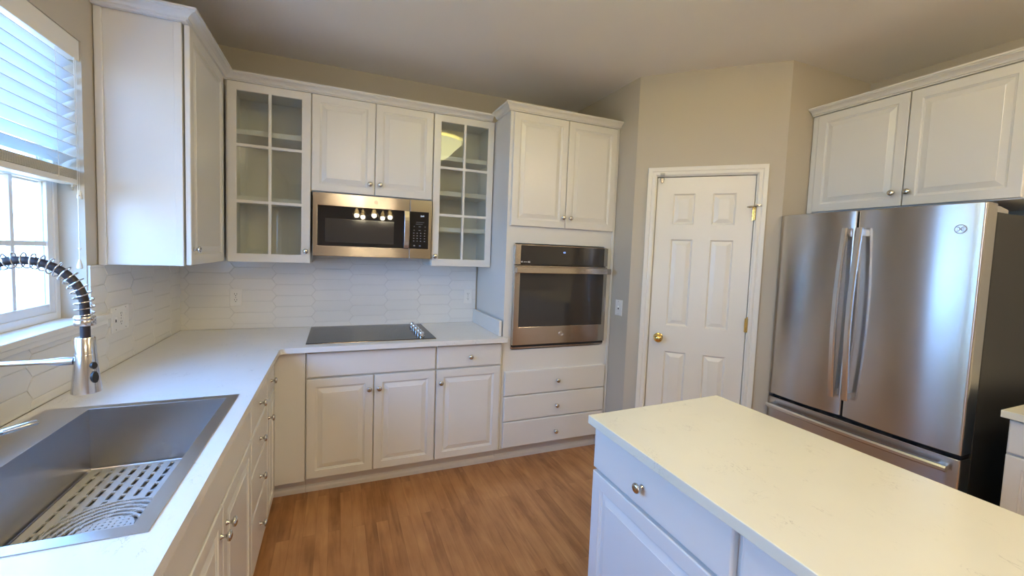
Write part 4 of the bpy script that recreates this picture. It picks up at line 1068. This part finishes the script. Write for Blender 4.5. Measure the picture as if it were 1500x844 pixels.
# ------------------------------------------------------------------ lamps
def ceiling_light(label, x, y, glow):
  fl = thing('ceiling_light', label, 'lamp', (x, y, H))
  bm = new(); lathe(bm, [(0, 0), (0.065, 0), (0.062, -0.018), (0.012, -0.028), (0.008, -0.035), (0.008, -0.239), (0, -0.239)], (0, 0, 0), (0, 0, 1), 24); obj('canopy', bm, 'nickel', fl, smooth=True)
  bm = new(); lathe(bm, [(0.300, -0.030), (0.300, -0.040), (0.230, -0.110), (0.150, -0.190), (0.080, -0.235), (0, -0.246), (0, -0.240), (0.078, -0.229), (0.146, -0.185), (0.225, -0.106), (0.292, -0.038), (0.294, -0.030), (0.300, -0.030)], (0, 0, 0), (0, 0, 1), 40); obj('glass_bowl', bm, glow, fl, smooth=True)
  bm = new(); lathe(bm, [(0, -0.274), (0.006, -0.270), (0.009, -0.262), (0.006, -0.252), (0.010, -0.248), (0, -0.2465)], (0, 0, 0), (0, 0, 1), 14); obj('finial', bm, 'nickel', fl, smooth=True)
ceiling_light('lit glass bowl ceiling light mirrored in the glass cabinet door right of the microwave', 1.93, -2.10, 'bowl_glow')
ceiling_light('added fill light in a glass bowl, unseen over the walkway behind the camera', 1.10, -3.80, 'fill_bowl_glow')  # this bowl and the next are unseen, added to fill the room with light
ceiling_light('added fill light in a glass bowl, unseen near the counter right of the refrigerator', 3.62, -3.70, 'fill_bowl_glow')
chd = thing('chandelier', 'lit five-arm chandelier with bell glass shades, mirrored in the microwave door', 'lamp', (1.47, -4.6, H))
bm = new(); lathe(bm, [(0, 0), (0.065, 0), (0.060, -0.022), (0.010, -0.030), (0.007, -0.04), (0.007, -0.50), (0.018, -0.52), (0.026, -0.56), (0.018, -0.62), (0.030, -0.66), (0.012, -0.72), (0, -0.74)], (0, 0, 0), (0, 0, 1), 24); obj('stem', bm, 'nickel', chd, smooth=True)
for k in range(5):
    a = 2 * PI * k / 5 + 0.35; d_ = Vector((math.cos(a), math.sin(a), 0)); RR = 0.27
    bm = new(); tube(bm, [d_ * 0.02 + Vector((0, 0, -0.62)), d_ * 0.10 + Vector((0, 0, -0.70)), d_ * 0.20 + Vector((0, 0, -0.68)), d_ * RR + Vector((0, 0, -0.60)), d_ * RR + Vector((0, 0, -0.585))], 0.006, 8)
    arm = obj('arm', bm, 'nickel', chd, smooth=True)
    bm = new(); c0 = d_ * RR
    lathe(bm, [(0.022, -0.600), (0.028, -0.640), (0.042, -0.680), (0.066, -0.715), (0.0645, -0.715), (0.040, -0.681), (0.026, -0.641), (0.020, -0.600), (0.022, -0.600)], (c0.x, c0.y, 0), (0, 0, 1), 24); obj('shade', bm, 'shade_glass', chd, smooth=True)
    bm = new(); lathe(bm, [(0, -0.615), (0.012, -0.620), (0.014, -0.640), (0.026, -0.665), (0.028, -0.680), (0.020, -0.698), (0, -0.705)], (c0.x, c0.y, 0), (0, 0, 1), 16); obj('bulb', bm, 'bulb_glow', chd, smooth=True)
    l = bpy.data.lights.new('bulb_light', 'POINT'); l.energy = CHAND_WATT; l.color = WARM; l.shadow_soft_size = 0.035
    lo = bpy.data.objects.new('bulb_light', l); COL.objects.link(lo); lo.parent = chd; lo.location = (c0.x, c0.y, -0.735)

# ------------------------------------------------------------------ outside
bm = new(); box(bm, -30, -0.16, -30, 12, -0.75, -0.60); struct('ground_outside', bm, 'lawn_tan')
fn = thing('wooden_fence', 'pale wooden board fence across the yard outside the window', 'fence', (-9.0, 0, -0.6))
bm = new()
for k in range(110):
    y = -14 + k * 0.2; box(bm, 0, 0.02, y, y + 0.185, 0.02, 1.55 + random.uniform(-0.01, 0.01))
obj('boards', bm, 'fence_wood', fn)
bm = new()
for z in (0.3, 1.2): box(bm, 0.021, 0.06, -14, 8, z, z + 0.09)
obj('rails', bm, 'fence_wood', fn)
rl = thing('deck_railing', 'thin dark deck railing seen through the lower window panes', 'railing', (-3.2, 0, -0.6))
bm = new(); box(bm, -0.03, 0.03, -6, 3, 1.50, 1.54)
for k in range(7): box(bm, -0.03, 0.03, -6 + k * 1.48, -5.93 + k * 1.48, 0, 1.5)
obj('top_rail', bm, 'siding', rl)
bm = new()
for k in range(72): box(bm, -0.008, 0.008, -6 + k * 0.125, -5.984 + k * 0.125, 0.12, 1.5)
box(bm, -0.015, 0.015, -6, 3, 0.10, 0.13); obj('balusters', bm, 'siding', rl)
for i, (x, y, s, lb) in enumerate(((-11.5, -1.0, 1.0, 'broad leafy tree beyond the fence, straight out from the window'), (-12.0, 7.5, 1.1, 'taller leafy tree beyond the fence toward the right of the window'), (-12.5, -8.5, 1.2, 'tall leafy tree beyond the fence, hidden left of the window'), (-20.0, 6.5, 2.0, 'tallest tree, standing farthest back between two nearer trees'), (-20.0, -3.5, 2.0, 'large tree standing far back on the left side of the yard'))):
    t = thing('tree', lb, 'tree', (x, y, -0.6), 0, 'trees beyond the fence')
    bm = new(); tube(bm, [(0, 0, 0), (0.05, 0, 1.2), (0, 0.08, 2.4), (0.1, 0, 3.6 * s)], [0.18, 0.14, 0.11, 0.05], 10); obj('trunk', bm, 'bark', t, smooth=True)
    bm = new()
    for k in range(2600):
        d_ = Vector((random.gauss(0, 1), random.gauss(0, 1), random.gauss(0, 0.8))); d_ = d_.normalized() * (random.random() ** 0.4) * 2.2 * s; p = d_ + Vector((0, 0, 3.4 * s))
        u = Vector((random.gauss(0, 1), random.gauss(0, 1), random.gauss(0, 1))).normalized(); _, v1, v2 = basis(u); q = 0.10
        bm.faces.new([bm.verts.new(p + v1 * q), bm.verts.new(p + v2 * q * 0.6), bm.verts.new(p - v1 * q), bm.verts.new(p - v2 * q * 0.6)])
    me = bpy.data.meshes.new('crown'); bm.to_mesh(me); bm.free(); me.materials.append(MAT['leaf']); o = bpy.data.objects.new('crown', me); COL.objects.link(o); o.parent = t
